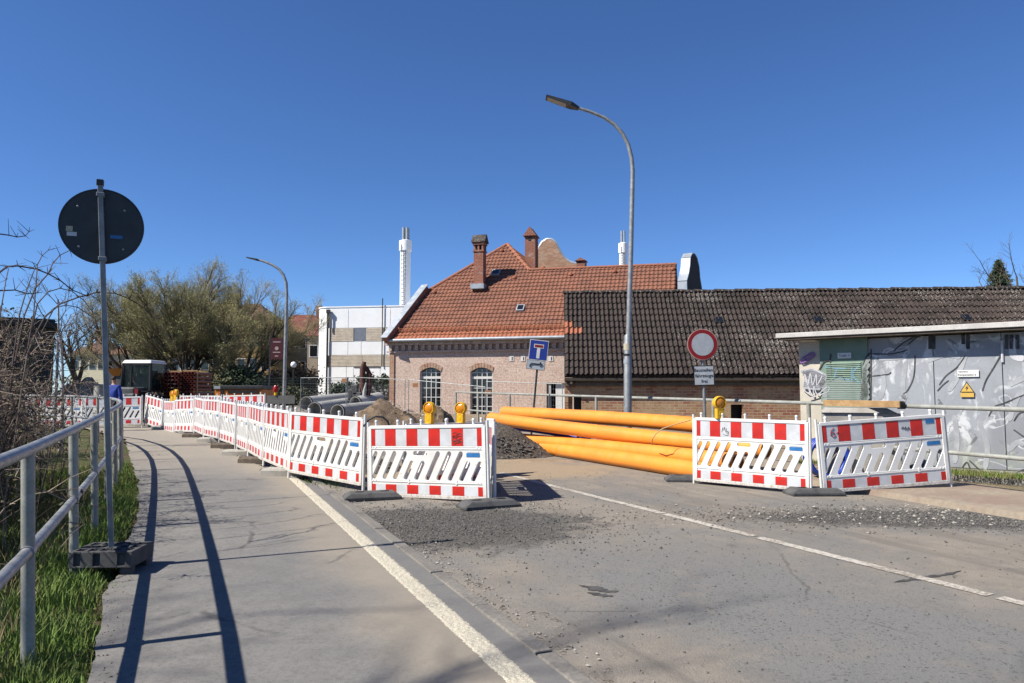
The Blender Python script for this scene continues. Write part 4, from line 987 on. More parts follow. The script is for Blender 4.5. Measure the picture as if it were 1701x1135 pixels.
M_['spray_black'] = mat('black spray paint', (0.03, 0.031, 0.034), 0.7, (0.08, 0.08, 0.085), 8); M_['spray_white'] = mat('white spray paint', (0.62, 0.62, 0.66), 0.7); M_['spray_pale'] = mat('pale silver spray paint', (0.43, 0.45, 0.47), 0.7, (0.34, 0.355, 0.38), 6)
M_['spray_violet'] = mat('violet spray paint', (0.30, 0.13, 0.42), 0.7); M_['spray_blue'] = mat('light blue spray paint', (0.20, 0.42, 0.62), 0.7); M_['spray_grey'] = mat('grey spray paint', (0.30, 0.31, 0.34), 0.7, (0.42, 0.43, 0.46), 5)
z0 = -0.1
b = MB(); b.box((TL / 2, 2.6, (zt_ + z0) / 2), (TL, 5.2, zt_ - z0)); tw_ = b.obj('wall', M_['render_cream'], tr)
MB().box((TL / 2, -0.02, 0.18), (TL, 0.06, 0.34)).obj('plinth', M_['concrete'], tr)
def wx(px, py=640): return F.hit(px, py).x
ztop_p = F.hit(1500, 566).z
edges_px = [1447, 1553, 1667, 1790]
for a_, c_ in zip(edges_px, edges_px[1:]):
    x0, x1 = wx(a_) + 0.006, wx(c_) - 0.006
    MB().box(((x0 + x1) / 2, -0.02, (0.36 + ztop_p + 0.06) / 2), (x1 - x0, 0.05, ztop_p + 0.06 - 0.36)).obj('door_panel', M_['graffiti'], tr, bev=0.004)
x0, x1 = wx(1364), wx(1444); zdt = F.hit(1400, 576).z + 0.30
dg = MB().box(((x0 + x1) / 2, -0.015, (0.36 + zdt) / 2), (x1 - x0, 0.04, zdt - 0.36)).obj('green_door', M_['door_green'], tr, bev=0.004)
lx0, lx1 = wx(1374), wx(1432); lz1 = F.hit(1400, 601).z; z = 0.55; sl_ = None
while z < lz1:
    if sl_ is None:
        g = MB(); hw = (lx1 - lx0) / 2; g.add([(-hw, 0, 0), (hw, 0, 0), (hw, -0.022, -0.026), (-hw, -0.022, -0.026), (-hw, 0, -0.03), (hw, 0, -0.03)], [(0, 3, 2, 1), (3, 4, 5, 2), (0, 4, 3), (1, 2, 5)]); o = g.obj('louvre', M_['door_green'], dg); sl_ = o.data
        o.location = ((lx0 + lx1) / 2, -0.036, z)
    else: put('louvre', sl_, dg, ((lx0 + lx1) / 2, -0.036, z))
    z += 0.034
# roof slab with a pale metal edge and a brown board below it
zr0 = F.hit(1400, 553, -0.36).z
MB().box((TL / 2 - 0.02, 2.3, zr0), (TL + 0.5, 5.35, 0.06)).obj('roof', M_['zinc_sheet'], tr)
M_['fascia'] = mat('pale metal roof edge', (0.62, 0.60, 0.57), 0.5, (0.5, 0.48, 0.45), 3)
MB().box((TL / 2 - 0.02, -0.395, zr0 + 0.0), (TL + 0.54, 0.03, 0.085)).obj('roof_edge', M_['fascia'], tr, bev=0.006)
MB().box((TL / 2 - 0.02, -0.20, zr0 - 0.058), (TL + 0.4, 0.36, 0.05)).obj('soffit_board', M_['old_wood'], tr)
b = MB(); b.tube([(wx(1668), -0.06, F.hit(1668, 566).z), (wx(1668), -0.06, F.hit(1668, 602).z)], 0.02, 8); b.obj('hinge_bar', M_['spray_white'], tr)
def stroke(pts, w, m, name='graffiti', off=0.0):
    """a flat ribbon of paint on the wall, from points traced on the wall"""
    P = []
    for p in pts: h = F.hit(*p, -0.048); P.append(Vector((h.x, h.z)))
    if len(P) > 2:
        Q = []
        for i in range(len(P) - 1):
            a0, a1, a2, a3 = P[max(i - 1, 0)], P[i], P[i + 1], P[min(i + 2, len(P) - 1)]
            for k_ in range(5):
                u = k_ / 5; Q.append(0.5 * ((2 * a1) + (a2 - a0) * u + (2 * a0 - 5 * a1 + 4 * a2 - a3) * u * u + (3 * a1 - a0 - 3 * a2 + a3) * u ** 3))
        P = Q + [P[-1]]
    b = MB(); n = len(P)
    for i in range(n):
        t_ = (P[min(i + 1, n - 1)] - P[max(i - 1, 0)]); t_ = t_.normalized() if t_.length > 0 else Vector((1, 0)); q = Vector((-t_.y, t_.x)) * w / 2 * (0.45 if i in (0, n - 1) and n > 2 else 1)
        for s_ in (-1, 1):
            c = P[i] + q * s_
            for yo in (-0.0, 0.012): b.v.append((c.x, -0.050 - off + yo, c.y))
    for i in range(n - 1):
        o = i * 4; b.f += [(o, o + 2, o + 6, o + 4), (o, o + 4, o + 5, o + 1), (o + 2, o + 3, o + 7, o + 6)]
    return b.obj(name, m, tr)
# violet flag tag, white tag cloud, blue letters
for L in ([(1330, 598), (1349, 585), (1352, 593), (1332, 603), (1330, 598)], [(1333, 594), (1351, 587)], [(1337, 592), (1339, 601)], [(1333, 600), (1352, 590)]): stroke(L, 0.018, M_['spray_violet'])
for k_ in range(7): stroke([(1330 + 2 * k_, 618 + 2 * k_), (1352, 616 + 3.2 * k_), (1374 - k_, 626 + 3 * k_)], 0.065, M_['spray_grey'])
for k_ in range(4): stroke([(1334, 634 + 3 * k_), (1350, 636 + 3 * k_), (1372 - 3 * k_, 634 + 4 * k_)], 0.06, M_['spray_grey'])
for L in ([(1334, 642), (1337, 622), (1342, 640), (1346, 620), (1350, 640), (1356, 622), (1357, 640), (1366, 624)], [(1332, 645), (1345, 655), (1342, 640), (1350, 658), (1352, 642), (1358, 655), (1375, 642), (1376, 650), (1362, 656), (1343, 662)], [(1336, 616), (1350, 613), (1367, 622)]): stroke(L, 0.016, M_['spray_white'], off=0.003)
for L in ([(1371, 610), (1406, 613)], [(1390, 613), (1384, 634)], [(1415, 609), (1415, 634)], [(1427, 608), (1416, 622), (1429, 637)], [(1394, 628), (1413, 632)]): stroke(L, 0.026, M_['spray_blue'])
for L in ([(1380, 588), (1379, 600), (1381, 612), (1381, 625)], [(1360, 616), (1368, 602), (1378, 599)], [(1378, 635), (1396, 624), (1405, 634)], [(1433, 608), (1440, 592), (1447, 586)], [(1447, 580), (1447, 668)], [(1448, 625), (1475, 622), (1480, 618)],
          [(1448, 588), (1480, 588), (1507, 582)], [(1484, 584), (1500, 570), (1515, 562), (1530, 556)], [(1508, 573), (1524, 560), (1538, 555)], [(1520, 590), (1518, 625), (1508, 648), (1500, 655)], [(1560, 640), (1572, 624), (1590, 610), (1604, 590)], [(1557, 650), (1566, 640), (1576, 632)],
          [(1663, 590), (1650, 612), (1638, 632), (1632, 650)], [(1642, 692), (1652, 676), (1668, 670), (1701, 656)], [(1684, 700), (1692, 688), (1701, 684)], [(1684, 714), (1701, 726)], [(1612, 780), (1606, 768), (1598, 778)], [(1610, 765), (1622, 776), (1636, 790)], [(1688, 786), (1701, 780)]): stroke(L, 0.022, M_['spray_black'])
for x_ in (1545, 1551, 1600, 1608, 1672, 1680, 1690): stroke([(x_, 556), (x_, 580 if x_ != 1600 else 572)], 0.055, M_['spray_black'])
for L in ([(1540, 600), (1570, 590), (1596, 594)], [(1465, 612), (1468, 640), (1462, 664)], [(1505, 600), (1500, 640), (1504, 664)], [(1460, 596), (1500, 594)], [(1576, 650), (1590, 628), (1600, 600), (1605, 585)], [(1676, 640), (1701, 628)], [(1585, 690), (1590, 730), (1586, 770)], [(1676, 700), (1690, 660), (1701, 650)], [(1625, 700), (1640, 740), (1636, 780)], [(1674, 750), (1690, 735), (1701, 740)], [(1495, 658), (1502, 664), (1500, 655)]):
    stroke(L, 0.075, M_['spray_pale'])
stroke([(1683, 562), (1683, 590), (1701, 596)], 0.10, M_['spray_white'])
M_['spray_haze'] = mat('thin grey green overspray', (0.25, 0.29, 0.265), 0.7, (0.30, 0.33, 0.32), 4)
for k_ in range(5): stroke([(1366, 640 + 9 * k_), (1390, 634 + 9 * k_), (1430, 642 + 9 * k_), (1444, 640 + 9 * k_)], 0.10, M_['spray_haze'])
for k_ in range(6): stroke([(1446 - 2 * k_, 592 + 12 * k_), (1436 - k_, 612 + 10 * k_), (1440, 660)], 0.07, M_['spray_haze'])
# small signs on the wall (each its own thing, fixed to it)
def wall_sign(name, label, px0, py0, px1, py1, m):
    a_ = F.hit(px0, py1, -0.05); c_ = F.hit(px1, py0, -0.05); c = F.M @ Vector(((a_.x + c_.x) / 2, -0.066, (a_.z + c_.z) / 2))
    t = thing(name, label, 'sign', c, R(-38.9)); MB().box((0, 0, 0), (c_.x - a_.x, 0.008, c_.z - a_.z)).obj('plate', m, t); return t, c_.x - a_.x, c_.z - a_.z
t1, w_, h_ = wall_sign('wall_sign', 'small white sign above the green louvred door of the transformer building', 1392, 586, 1414, 596, M_['white_print'])
text('Trafo 1', h_ * 0.62, M_['black'], t1, Matrix.Translation((0, -0.006, 0)) @ RX)
t2, w_, h_ = wall_sign('wall_sign', 'white lettered sign above the yellow triangle on the grey door', 1591, 614.5, 1626, 626.5, M_['white_print'])
text('Kabelstation', h_ * 0.24, M_['black'], t2, Matrix.Translation((-w_ * 0.22, -0.006, h_ * 0.26)) @ RX)
text('Kompensation 6', h_ * 0.34, M_['black'], t2, Matrix.Translation((-w_ * 0.06, -0.006, -h_ * 0.2)) @ RX)
M_['sign_yellow'] = mat('faded yellow sign', (0.72, 0.46, 0.10), 0.5, var=0.12)
a_ = F.hit(1607, 656, -0.05); c = F.M @ Vector((a_.x, -0.07, F.hit(1607, 650, -0.05).z))
t3 = thing('warning_triangle', 'yellow high voltage warning triangle on the grey transformer door', 'sign', c, R(-38.9)); q = 0.105
MB().prism([(-q, -0.02), (q, -0.02), (0, 0.16)], -0.004, 0.004, RX).obj('border', M_['black'], t3)
MB().prism([(-q * .82, -0.009), (q * .82, -0.009), (0, 0.135)], 0.004, 0.007, RX).obj('plate', M_['sign_yellow'], t3)
MB().prism([(0.012, 0.095), (-0.022, 0.045), (-0.002, 0.045), (-0.012, 0.005), (0.024, 0.06), (0.004, 0.06)], 0.007, 0.009, RX).obj('flash', M_['black'], t3)
MB().box((0, 0, -0.062), (0.19, 0.008, 0.07)).obj('lower_plate', M_['sign_yellow'], t3)

# ------------------------------------------------------------------ white industrial hall with timber bands, two white stacks
Yh = 75.0
A = at(519, 640, Yh); A.z = 0.6
hall = thing('white_hall', 'white industrial hall with a rounded corner and pale timber bands', 'building', A, R(-9)); F = Frame(hall)
M_['hall_white'] = mat('white metal cladding', (0.95, 0.97, 0.98), 0.55, (0.90, 0.92, 0.93), 0.6, fine=0.02)
M_['larch'] = mat('pale larch boards', (0.78, 0.69, 0.56), 0.85, (0.62, 0.54, 0.43), 1.5, fine=0.2)
zT = F.hit(600, 510.5).z; Rr = 1.7; HLn = 22.0
poly = [(Rr - Rr * math.cos(a), Rr - Rr * math.sin(a)) for a in [math.pi / 2 * k / 8 for k in range(9)]] + [(HLn, 0), (HLn, 14), (0, 14)]
MB().prism(poly[::-1] if False else poly, -0.5, zT, None).obj('core', M_['hall_white'], hall, sm=30)
MB().prism([(x - 0.06 if x < 5 else x, y - 0.06 if y < 5 else y) for x, y in poly], zT, zT + 0.12, None).obj('roof_edge', M_['hall_white'], hall)
hx = lambda px: F.hit(px, 600).x; hz = lambda py: F.hit(600, py).z
for (py0, py1), xs_ in (((513, 544.5), (546, 578, 635, 648, 760)), ((567.5, 589.5), (546, 578, 600, 648, 760)), ((609.5, 640), (546, 576, 588, 632, 760))):
    for a_, c_ in zip(xs_, xs_[1:]): MB().box(((hx(a_) + hx(c_)) / 2, -0.03, (hz(py0) + hz(py1)) / 2), (hx(c_) - hx(a_) - 0.05, 0.06, hz(py0) - hz(py1))).obj('cladding_panel', M_['hall_white'], hall)
for (py0, py1), xs_ in (((545, 567), (547, 587)), ((545, 567), (608, 636)), ((545, 567), (637, 720)), ((590, 609), (544, 602)), ((590, 609), (602.5, 634)), ((590, 609), (635, 720))):
    n = 8; zA, zB = hz(py1), hz(py0)
    for i in range(n):
        h_ = (zB - zA) / n; MB().box(((hx(xs_[0]) + hx(xs_[1])) / 2, -0.05, zA + h_ * (i + 0.5)), (hx(xs_[1]) - hx(xs_[0]), 0.08, h_ - 0.025)).obj('timber_board', M_['larch'], hall)
wn_ = MB().box(((hx(588) + hx(607)) / 2, -0.02, (hz(545) + hz(567)) / 2), (hx(607) - hx(588), 0.05, hz(545) - hz(567))).obj('window', mat('blind grey window', (0.22, 0.25, 0.31), 0.4), hall)
b = MB(); b.tube([(hx(544.5), -0.2, -0.3), (hx(544.5), -0.2, hz(520))], 0.10, 8); b.tube([(hx(547), -0.35, hz(545)), (hx(547), -0.35, hz(518))], 0.08, 8); b.box((hx(546), -0.3, hz(517)), (0.35, 0.3, 0.35)); b.obj('downpipe', M_['dark_metal'], hall)
b = MB(); b.tube([(hx(635.5), -0.2, hz(609)), (hx(635.5), -0.2, hz(497))], 0.05, 6); b.obj('lightning_rod', M_['dark_metal'], hall)
MB().box((hx(610), -0.08, hz(609.5)), (hx(632) - hx(588), 0.1, 0.08)).obj('canopy_line', M_['dark_metal'], hall)
def stack(px, w_px, py_top, Y, label, z0):
    p = at(px, py_top, Y); t = thing('white_stack', label, 'chimney stack', (p.x, Y, z0), 0, 'white factory stacks'); H = p.z - z0; r = w_px / 2 / FPX * Y
    MB().lathe([(r, 0), (r, H * 0.87)], 24).obj('shaft', M_['hall_white'], t, sm=40)
    MB().lathe([(r * 1.22, H * 0.868), (r * 1.22, H * 0.925), (r * 0.7, H * 0.93)], 24).obj('collar', M_['hall_white'], t, sm=40)
    b = MB()
    for a in (0.5, 2.2, 3.9, 5.4): b.tube([(r * 0.5 * math.cos(a), r * 0.5 * math.sin(a), H * 0.9), (r * 0.5 * math.cos(a), r * 0.5 * math.sin(a), H)], r * 0.28, 10)
    b.obj('flue_pipes', M_['zinc_sheet'], t, sm=40)
    b = MB(); xx = -r * 0.25; yy = -r * 1.12
    for s_ in (-0.22, 0.22): b.tube([(xx + s_, yy, H * 0.05), (xx + s_, yy, H * 0.90)], 0.03, 4)
    z = H * 0.05
    while z < H * 0.9: b.box((xx, yy, z), (0.44, 0.05, 0.05)); z += 0.45
    b.obj('ladder', M_['dark_metal'], t); return t
stack(674, 17.5, 379, 82.0, 'tall white round stack with a ladder behind the white hall', 0.5)
stack(1034.5, 12.5, 384, 120.0, 'distant white stack showing above the red roof ridge', 0.5)

# ------------------------------------------------------------------ far houses on the left
M_['far_cream'] = mat('cream far wall', (0.88, 0.80, 0.56), 0.85); M_['far_grey'] = mat('grey brown far wall', (0.30, 0.25, 0.19), 0.85, (0.24, 0.20, 0.155), 1); M_['far_ochre'] = mat('ochre far wall', (0.46, 0.31, 0.12), 0.85, (0.38, 0.26, 0.11), 0.6)
M_['far_white'] = mat('off white far wall', (0.85, 0.79, 0.67), 0.85); M_['far_roof'] = mat('brown far roof', (0.17, 0.085, 0.05), 0.85, (0.11, 0.06, 0.04), 0.7); M_['far_roof_red'] = mat('red far roof', (0.21, 0.062, 0.042), 0.85, (0.15, 0.05, 0.036), 0.7)
def far_house(label, px0, px1, py_eave, py_ridge, Y, wm, rm, rows, cols, depth=9, hip=True, chim=(), wm2=None):
    a = at(px0, py_eave, Y); c = at(px1, py_eave, Y); L = c.x - a.x; ze = a.z - 0.5; t = thing('terraced_house', label, 'house', (a.x, Y, 0.5), 0, None)
    zr = at((px0 + px1) / 2, py_ridge, Y + depth / 2).z - 0.5
    MB().box((L / 2, depth / 2, ze / 2 - 0.3), (L, depth, ze + 0.6)).obj('wall', wm, t)
    o = 0.4; i = depth * 0.3 if hip else -o
    r = MB(); r.add([(-o, -o, ze), (L + o, -o, ze), (L + o, depth + o, ze), (-o, depth + o, ze), (i, depth / 2, zr), (L - i, depth / 2, zr)], [(0, 1, 5, 4), (1, 2, 5), (2, 3, 4, 5), (3, 0, 4), (3, 2, 1, 0)]); ro = r.obj('roof', rm, t)
    for cx in chim: MB().box((cx * L, depth / 2, zr + 0.3), (0.7, 0.7, 1.8)).obj('chimney', M_['brick_red'], ro)
    for j in range(rows):
        for k in range(cols):
            x = L * (k + 0.5) / cols; z = ze * (j + 0.55) / rows
            w = MB().box((x, -0.02, z), (1.0, 0.06, 1.4)).obj('window', M_['window_white'], t); MB().box((x, -0.06, z), (0.82, 0.03, 1.22)).obj('pane', M_['glass'], w)
    return t
far_house('cream far house at the left end of the terrace, partly behind the birch', 118, 176, 588, 562, 112, M_['far_cream'], M_['far_roof'], 2, 4, chim=(0.3,))
far_house('pale yellow terraced house directly left of the tractor roof', 178, 238, 589, 564, 113, M_['far_white'], M_['far_roof'], 2, 5, chim=(0.7,))
far_house('terraced house behind the left side of the big willow', 240, 330, 590, 566, 114, M_['far_white'], M_['far_roof'], 2, 6)
far_house('ochre house half hidden behind the big willow crown', 332, 452, 545, 505, 88, M_['far_ochre'], M_['far_roof'], 3, 6, depth=11)
far_house('grey brown apartment house with a red roof left of the white hall', 425, 545, 553, 523, 96, M_['far_grey'], M_['far_roof_red'], 3, 7, depth=11, chim=(0.72,))
far_house('pale plastered gable end close to the rounded corner of the hall', 511, 532, 558, 549, 84, M_['far_grey'], M_['far_roof_red'], 2, 1, depth=6, hip=False)
# ================================================================== STREET OBJECTS
# ------------------------------------------------------------------ street lamps
def street_lamp(label, pts, Y, head, r0, r1, collar=None, gnd_y=None):
    P = [at(px, py, Y) for px, py in pts]; base = Vector((P[0].x, Y, gz(P[0].x, Y)))
    t = thing('street_lamp', label, 'street lamp', base, 0, 'curved street lamps')
    P[0] = base.copy(); n = len(P)
    b = MB(); b.tube(P, [r0 + (r1 - r0) * min(1, i / (n - 1)) for i in range(n)], 14); b.obj('pole', M_['galv'], t, world=True, sm=60)
    if collar:
        c = at(*collar, Y); b = MB(); b.tube([base, base + (c - base) * 0.985, c], [r0 * 1.5, r0 * 1.45, r0 * 1.05], 16); b.obj('base_sleeve', M_['galv_dull'], t, world=True, sm=40)
    a = at(*head[0], Y); c = at(*head[1], Y); d = (c - a); Bx = basis(d); L = d.length; w = L * 0.34
    def hp(x, y, z): return a + Bx @ Vector((x, y, z))
    top = [hp(-0.02, -0.05, 0.03), hp(L * .22, -w / 2, 0.055), hp(L, -w / 2, 0.02), hp(L, w / 2, 0.02), hp(L * .22, w / 2, 0.055), hp(-0.02, 0.05, 0.03)]
    bot = [hp(-0.02, -0.05, -0.03), hp(L * .22, -w / 2, -0.035), hp(L, -w / 2, -0.02), hp(L, w / 2, -0.02), hp(L * .22, w / 2, -0.035), hp(-0.02, 0.05, -0.03)]
    b = MB(); b.add(top + bot, [tuple(range(6)), tuple(range(11, 5, -1))] + [(i, i + 6, (i + 1) % 6 + 6, (i + 1) % 6) for i in range(6)]); h = b.obj('lamp_head', M_['sign_back'], t, world=True)
    b = MB(); b.add([hp(L * .36, -w * .4, -0.036), hp(L * .95, -w * .4, -0.026), hp(L * .95, w * .4, -0.026), hp(L * .36, w * .4, -0.036), hp(L * .36, -w * .4, -0.03), hp(L * .95, -w * .4, -0.018), hp(L * .95, w * .4, -0.018), hp(L * .36, w * .4, -0.03)], [(3, 2, 1, 0), (0, 1, 5, 4), (1, 2, 6, 5), (2, 3, 7, 6), (3, 0, 4, 7)]); b.obj('lens', mat('lamp lens', (0.5, 0.47, 0.42), 0.3, var=0.3, scale=30), t, world=True)
    return t
lampA = street_lamp('tall curved street lamp with a flat head in front of the barn', [(1042, 700), (1043.5, 600), (1045, 520), (1048, 420), (1050, 330), (1051, 285), (1049, 262), (1043.5, 240), (1034, 222), (1021, 207), (1003, 195), (981, 186), (958, 179)], 17.0, ((960, 180), (907, 162)), 0.062, 0.034, (1043, 556))
for py, m, h in ((571, M_['sticker_cream'], 0.15), (588, M_['black'], 0.05), (597, M_['zinc_sheet'], 0.10)):
    c = at(1042.5, py, 17.0); b = MB(); b.tube([c, c - Vector((0, 0, h))], 0.0925, 14, caps=False); b.obj('sticker', m, lampA, world=True, sm=50)
street_lamp('slender curved street lamp further along the street beside the willow', [(471, 690), (473, 620), (475, 540), (476.5, 490), (475.5, 470), (471, 457), (463, 447), (452, 440), (440, 435), (430, 432)], 37.0, ((431, 433), (410, 428)), 0.085, 0.055)
# globe lamp
p = at(487, 640, 55); t = thing('globe_lamp', 'small white globe lamp on a thin post near the fence', 'lamp', (p.x, 55, gz(p.x, 55))); zc = at(487, 606, 55).z - gz(p.x, 55)
MB().tube([(0, 0, 0), (0, 0, zc - 0.2)], 0.05, 8).obj('pole', M_['dark_metal'], t, sm=50)
MB().lathe([(0.02, zc - 0.22), (0.16, zc - 0.17), (0.22, zc), (0.16, zc + 0.16), (0.02, zc + 0.22)], 14).obj('globe', M_['hall_white'], t, sm=60)

# ------------------------------------------------------------------ traffic signs
M_['sign_blue'] = mat('blue sign face', (0.02, 0.045, 0.30), 0.4, (0.018, 0.04, 0.26), 6, fine=0.02); M_['sign_grey'] = mat('greyish sign face', (0.40, 0.44, 0.48), 0.45, (0.46, 0.50, 0.53), 9, fine=0.05); M_['sign_ring'] = mat('dark red sign ring', (0.30, 0.012, 0.012), 0.45, var=0.2); M_['sign_rim'] = mat('pale pink sign rim', (0.62, 0.40, 0.36), 0.5)
Y = 21.5; base = at(882, 690, Y); top = at(896.5, 566, Y); base.z = gz(base.x, Y)
t = thing('dead_end_sign', 'leaning blue dead end sign with an arrow plate below it', 'sign', base)
MB().tube([base, top], 0.03, 10).obj('post', M_['dark_metal'], t, world=True, sm=50)
ex = (at(912, 566, Y) - at(881, 562.5, Y)); S = ex.length; ex = ex.normalized(); ez = Vector((0, -1, 0)).cross(ex) * -1; ez = ex.cross(Vector((0, 1, 0))) * -1 if False else Vector((-ex.z, 0, ex.x))
ey = Vector((0, 1, 0)); c0 = at(894.5, 582, Y) + Vector((0, -0.05, 0))
Ms = Matrix((ex, ey, ez)).transposed().to_4x4(); Ms.translation = c0
def sp(c, sz, off, name, m): b = MB(); b.box((c[0], -off, c[1]), (sz[0], 0.006, sz[1])); b.v = [tuple(Ms @ Vector(v)) for v in b.v]; return b.obj(name, m, t, world=True)
S2 = S / 2; sp((0, 0), (S, S * 1.08), 0.0, 'plate', M_['window_white']); sp((0, 0), (S * 0.93, S * 1.01), 0.004, 'blue_face', M_['sign_blue'])
sp((0, -S * 0.13), (S * 0.17, S * 0.62), 0.008, 'road_stem', M_['window_white']); sp((0, S * 0.21), (S * 0.52, S * 0.21), 0.009, 'white_border', M_['window_white']); sp((0, S * 0.21), (S * 0.44, S * 0.13), 0.013, 'red_bar', M_['sign_ring'])
c1 = -S * 0.80; sp((-S * 0.06, c1), (S * 0.98, S * 0.50), 0.0, 'arrow_plate', M_['black']); sp((-S * 0.06, c1), (S * 0.94, S * 0.46), 0.004, 'arrow_face', M_['sign_grey'])
def arrow(pts, w):
    b = MB(); b.tube([Ms @ Vector((x * S - S * 0.06, -0.009, c1 + z * S)) for x, z in pts], w, 5); return b.obj('arrow', M_['black'], t, world=True)
arrow([(-0.30, -0.12), (-0.30, -0.02), (-0.24, 0.04), (-0.16, 0.055), (0.30, 0.055)], 0.02); arrow([(0.20, 0.15), (0.33, 0.055), (0.20, -0.04)], 0.02)
Y = 14.3; cc = at(1167, 572.5, Y); rr_ = 26.0 / FPX * Y; base = at(1172, 700, Y); base.z = gz(base.x, Y)
t = thing('no_entry_sign', 'round sign with a red ring and a small lettered plate under it', 'sign', base)
MB().tube([base, at(1170, 640, Y) + Vector((0, 0.04, 0)), cc + Vector((0.0, 0.04, 0.2))], 0.029, 10).obj('post', M_['galv_dull'], t, world=True, sm=50)
Mc = Matrix.Translation(cc - Vector((0, 0.0, 0))) @ Matrix.Rotation(R(4), 4, 'Z') @ Matrix.Rotation(R(90), 4, 'X')
for nm, r0, z0_, z1_, m in (('rim', rr_, -0.004, 0.004, M_['sign_rim']), ('ring', rr_ * 0.955, 0.004, 0.007, M_['sign_ring']), ('white_face', rr_ * 0.72, 0.007, 0.010, M_['sign_grey'])): MB().lathe([(r0, z0_), (r0, z1_)], 48, Mc).obj(nm, m, t, world=True)
pc = at(1169.5, 624, Y); w_, h_ = 34 / FPX * Y, 33 / FPX * Y
Mp = Matrix.Translation(pc) @ Matrix.Rotation(R(-1.5), 4, 'Y')
for nm, s_, o_, m in (('plate', 1.0, 0.0, M_['black']), ('plate_face', 0.92, 0.004, M_['sign_grey'])):
    b = MB(); b.box((0, -o_, 0), (w_ * s_, 0.006, h_ * s_)); b.v = [tuple(Mp @ Vector(v)) for v in b.v]; b.obj(nm, m, t, world=True)
for i, s_ in enumerate(('Baustellen-', 'fahrzeuge', 'frei')):
    text(s_, h_ * 0.235, M_['black'], t, Matrix.Translation(-base) @ Mp @ Matrix.Translation((0, -0.009, h_ * (0.27 - 0.28 * i))) @ RX)
# maroon notice board by the fence
Y = 50; a = at(449, 562, Y); c = at(471, 597, Y); t = thing('notice_board', 'dark maroon notice board with a pale emblem near the street lamp', 'sign', ((a.x + c.x) / 2, Y, gz(a.x, Y))); z0_ = gz(a.x, Y); W = c.x - a.x; Hh_ = a.z - c.z; zc = (a.z + c.z) / 2 - z0_
M_['maroon'] = mat('maroon board', (0.075, 0.008, 0.012), 0.5); M_['maroon_print'] = mat('pale board print', (0.45, 0.33, 0.32), 0.6)
MB().box((0, 0, zc), (W, 0.08, Hh_)).obj('board', M_['maroon'], t)
for s_ in (-1, 1): MB().box((s_ * W / 2, 0, zc / 2 + Hh_ / 4), (0.08, 0.09, zc + Hh_ / 2)).obj('post', M_['dark_metal'], t)
MB().lathe([(0.13, -0.0), (0.13, 0.01)], 16, Matrix.Translation((0, -0.045, zc + 0.02)) @ RX).obj('emblem', M_['maroon_print'], t)
for z, w in ((0.5, 0.55), (-0.27, 0.55), (-0.55, 0.25)): MB().box((0, -0.045, zc + z * 0.9), (W * w, 0.012, 0.07)).obj('print_line', M_['maroon_print'], t)

# ------------------------------------------------------------------ pipes
def hollow(b, p, q, r, th=0.02, n=24, mid=None):
    pts = [Vector(p)] + ([Vector(m) for m in mid] if mid else []) + [Vector(q)]
    o = len(b.v); b.tube(pts, r, n, caps=False); k = len(pts)
    o2 = len(b.v); ins = [pts[0], pts[0] + (pts[1] - pts[0]).normalized() * 0.6]; b.tube(ins, r - th, n, caps=False)
    o3 = len(b.v); ins = [pts[-1] + (pts[-2] - pts[-1]).normalized() * 0.6, pts[-1]]; b.tube(ins, r - th, n, caps=False)
    b.f += [(o + i, o2 + i, o2 + (i + 1) % n, o + (i + 1) % n) for i in range(n)]
    b.f += [(o + (k - 1) * n + i, o + (k - 1) * n + (i + 1) % n, o3 + n + (i + 1) % n, o3 + n + i) for i in range(n)]
    b.f.append(tuple(o2 + n + i for i in range(n))); b.f.append(tuple(o3 + i for i in range(n)))
def pipe_thing(name, label, p, q, r, m, group, mid=None, band=None):
    t = thing(name, label, 'pipe', p, 0, group); b = MB(); hollow(b, p, q, r, mid=mid); o = b.obj('barrel', m, t, world=True, sm=40)
    if band:
        d = (Vector(q) - Vector(p)).normalized(); b = MB(); b.tube([Vector(p) - d * 0.01, Vector(p) + d * 0.10], r * 1.06, 20, caps=False); b.obj('rubber_ring', M_['rubber'], t, world=True, sm=40)
    return t
def ext(p, q, u):      # carry a pipe on towards the line of sight u = x / y
    d = q - p; k = (u * p.y - p.x) / (d.x - u * d.y); return p + d * k
GY = 'orange yellow pipes in the road'
pB = at(816, 695, 18.0); qB = at(1150, 733, 13.1); pA = at(838, 685, 18.6); qA = at(1150, 707, 13.55)
pD = Vector((at(884, 740, 17.0).x, 17.0, 0.015 * 17 + 0.15)); qD = Vector((at(1150, 776, 12.35).x, 12.35, 0.015 * 12.35 + 0.152)); pC = Vector((at(862, 725, 17.5).x, 17.5, 0.52)); qC = Vector((at(1150, 758, 12.72).x, 12.72, 0.50))
for lab, p, q, u, sag in (('upper front orange pipe, its left end jutting out over the gravel heap', pB, qB, 0.338, -0.03), ('upper rear orange pipe lying against the railing side of the stack', pA, qA, 0.33, 0.03), ('lowest front orange pipe lying on the road', pD, qD, 0.292, 0.0), ('lower rear orange pipe half covered by the others', pC, qC, 0.30, 0.02)):
    e = ext(p, q, u); m = (p + e) / 2 + Vector((0, 0, sag)); pipe_thing('gas_pipe', lab, p, e, 0.142, M_['pipe_yellow'], GY, mid=[p * .75 + e * .25 + Vector((0, 0, sag * .75)), m, p * .25 + e * .75 + Vector((0, 0, sag * .75))])
t = thing('lashing_strap', 'thin pale strap lashed round the upper orange pipes', 'strap', at(1083, 738, 12.95)); MB().tube([at(1083, 739, 13.15), at(1083.5, 730, 12.95), at(1090, 720, 12.78), at(1101, 712, 12.8), at(1122, 705, 12.78), at(1147, 698, 12.85)], 0.009, 6).obj('band', M_['strap'], t, world=True, sm=60)
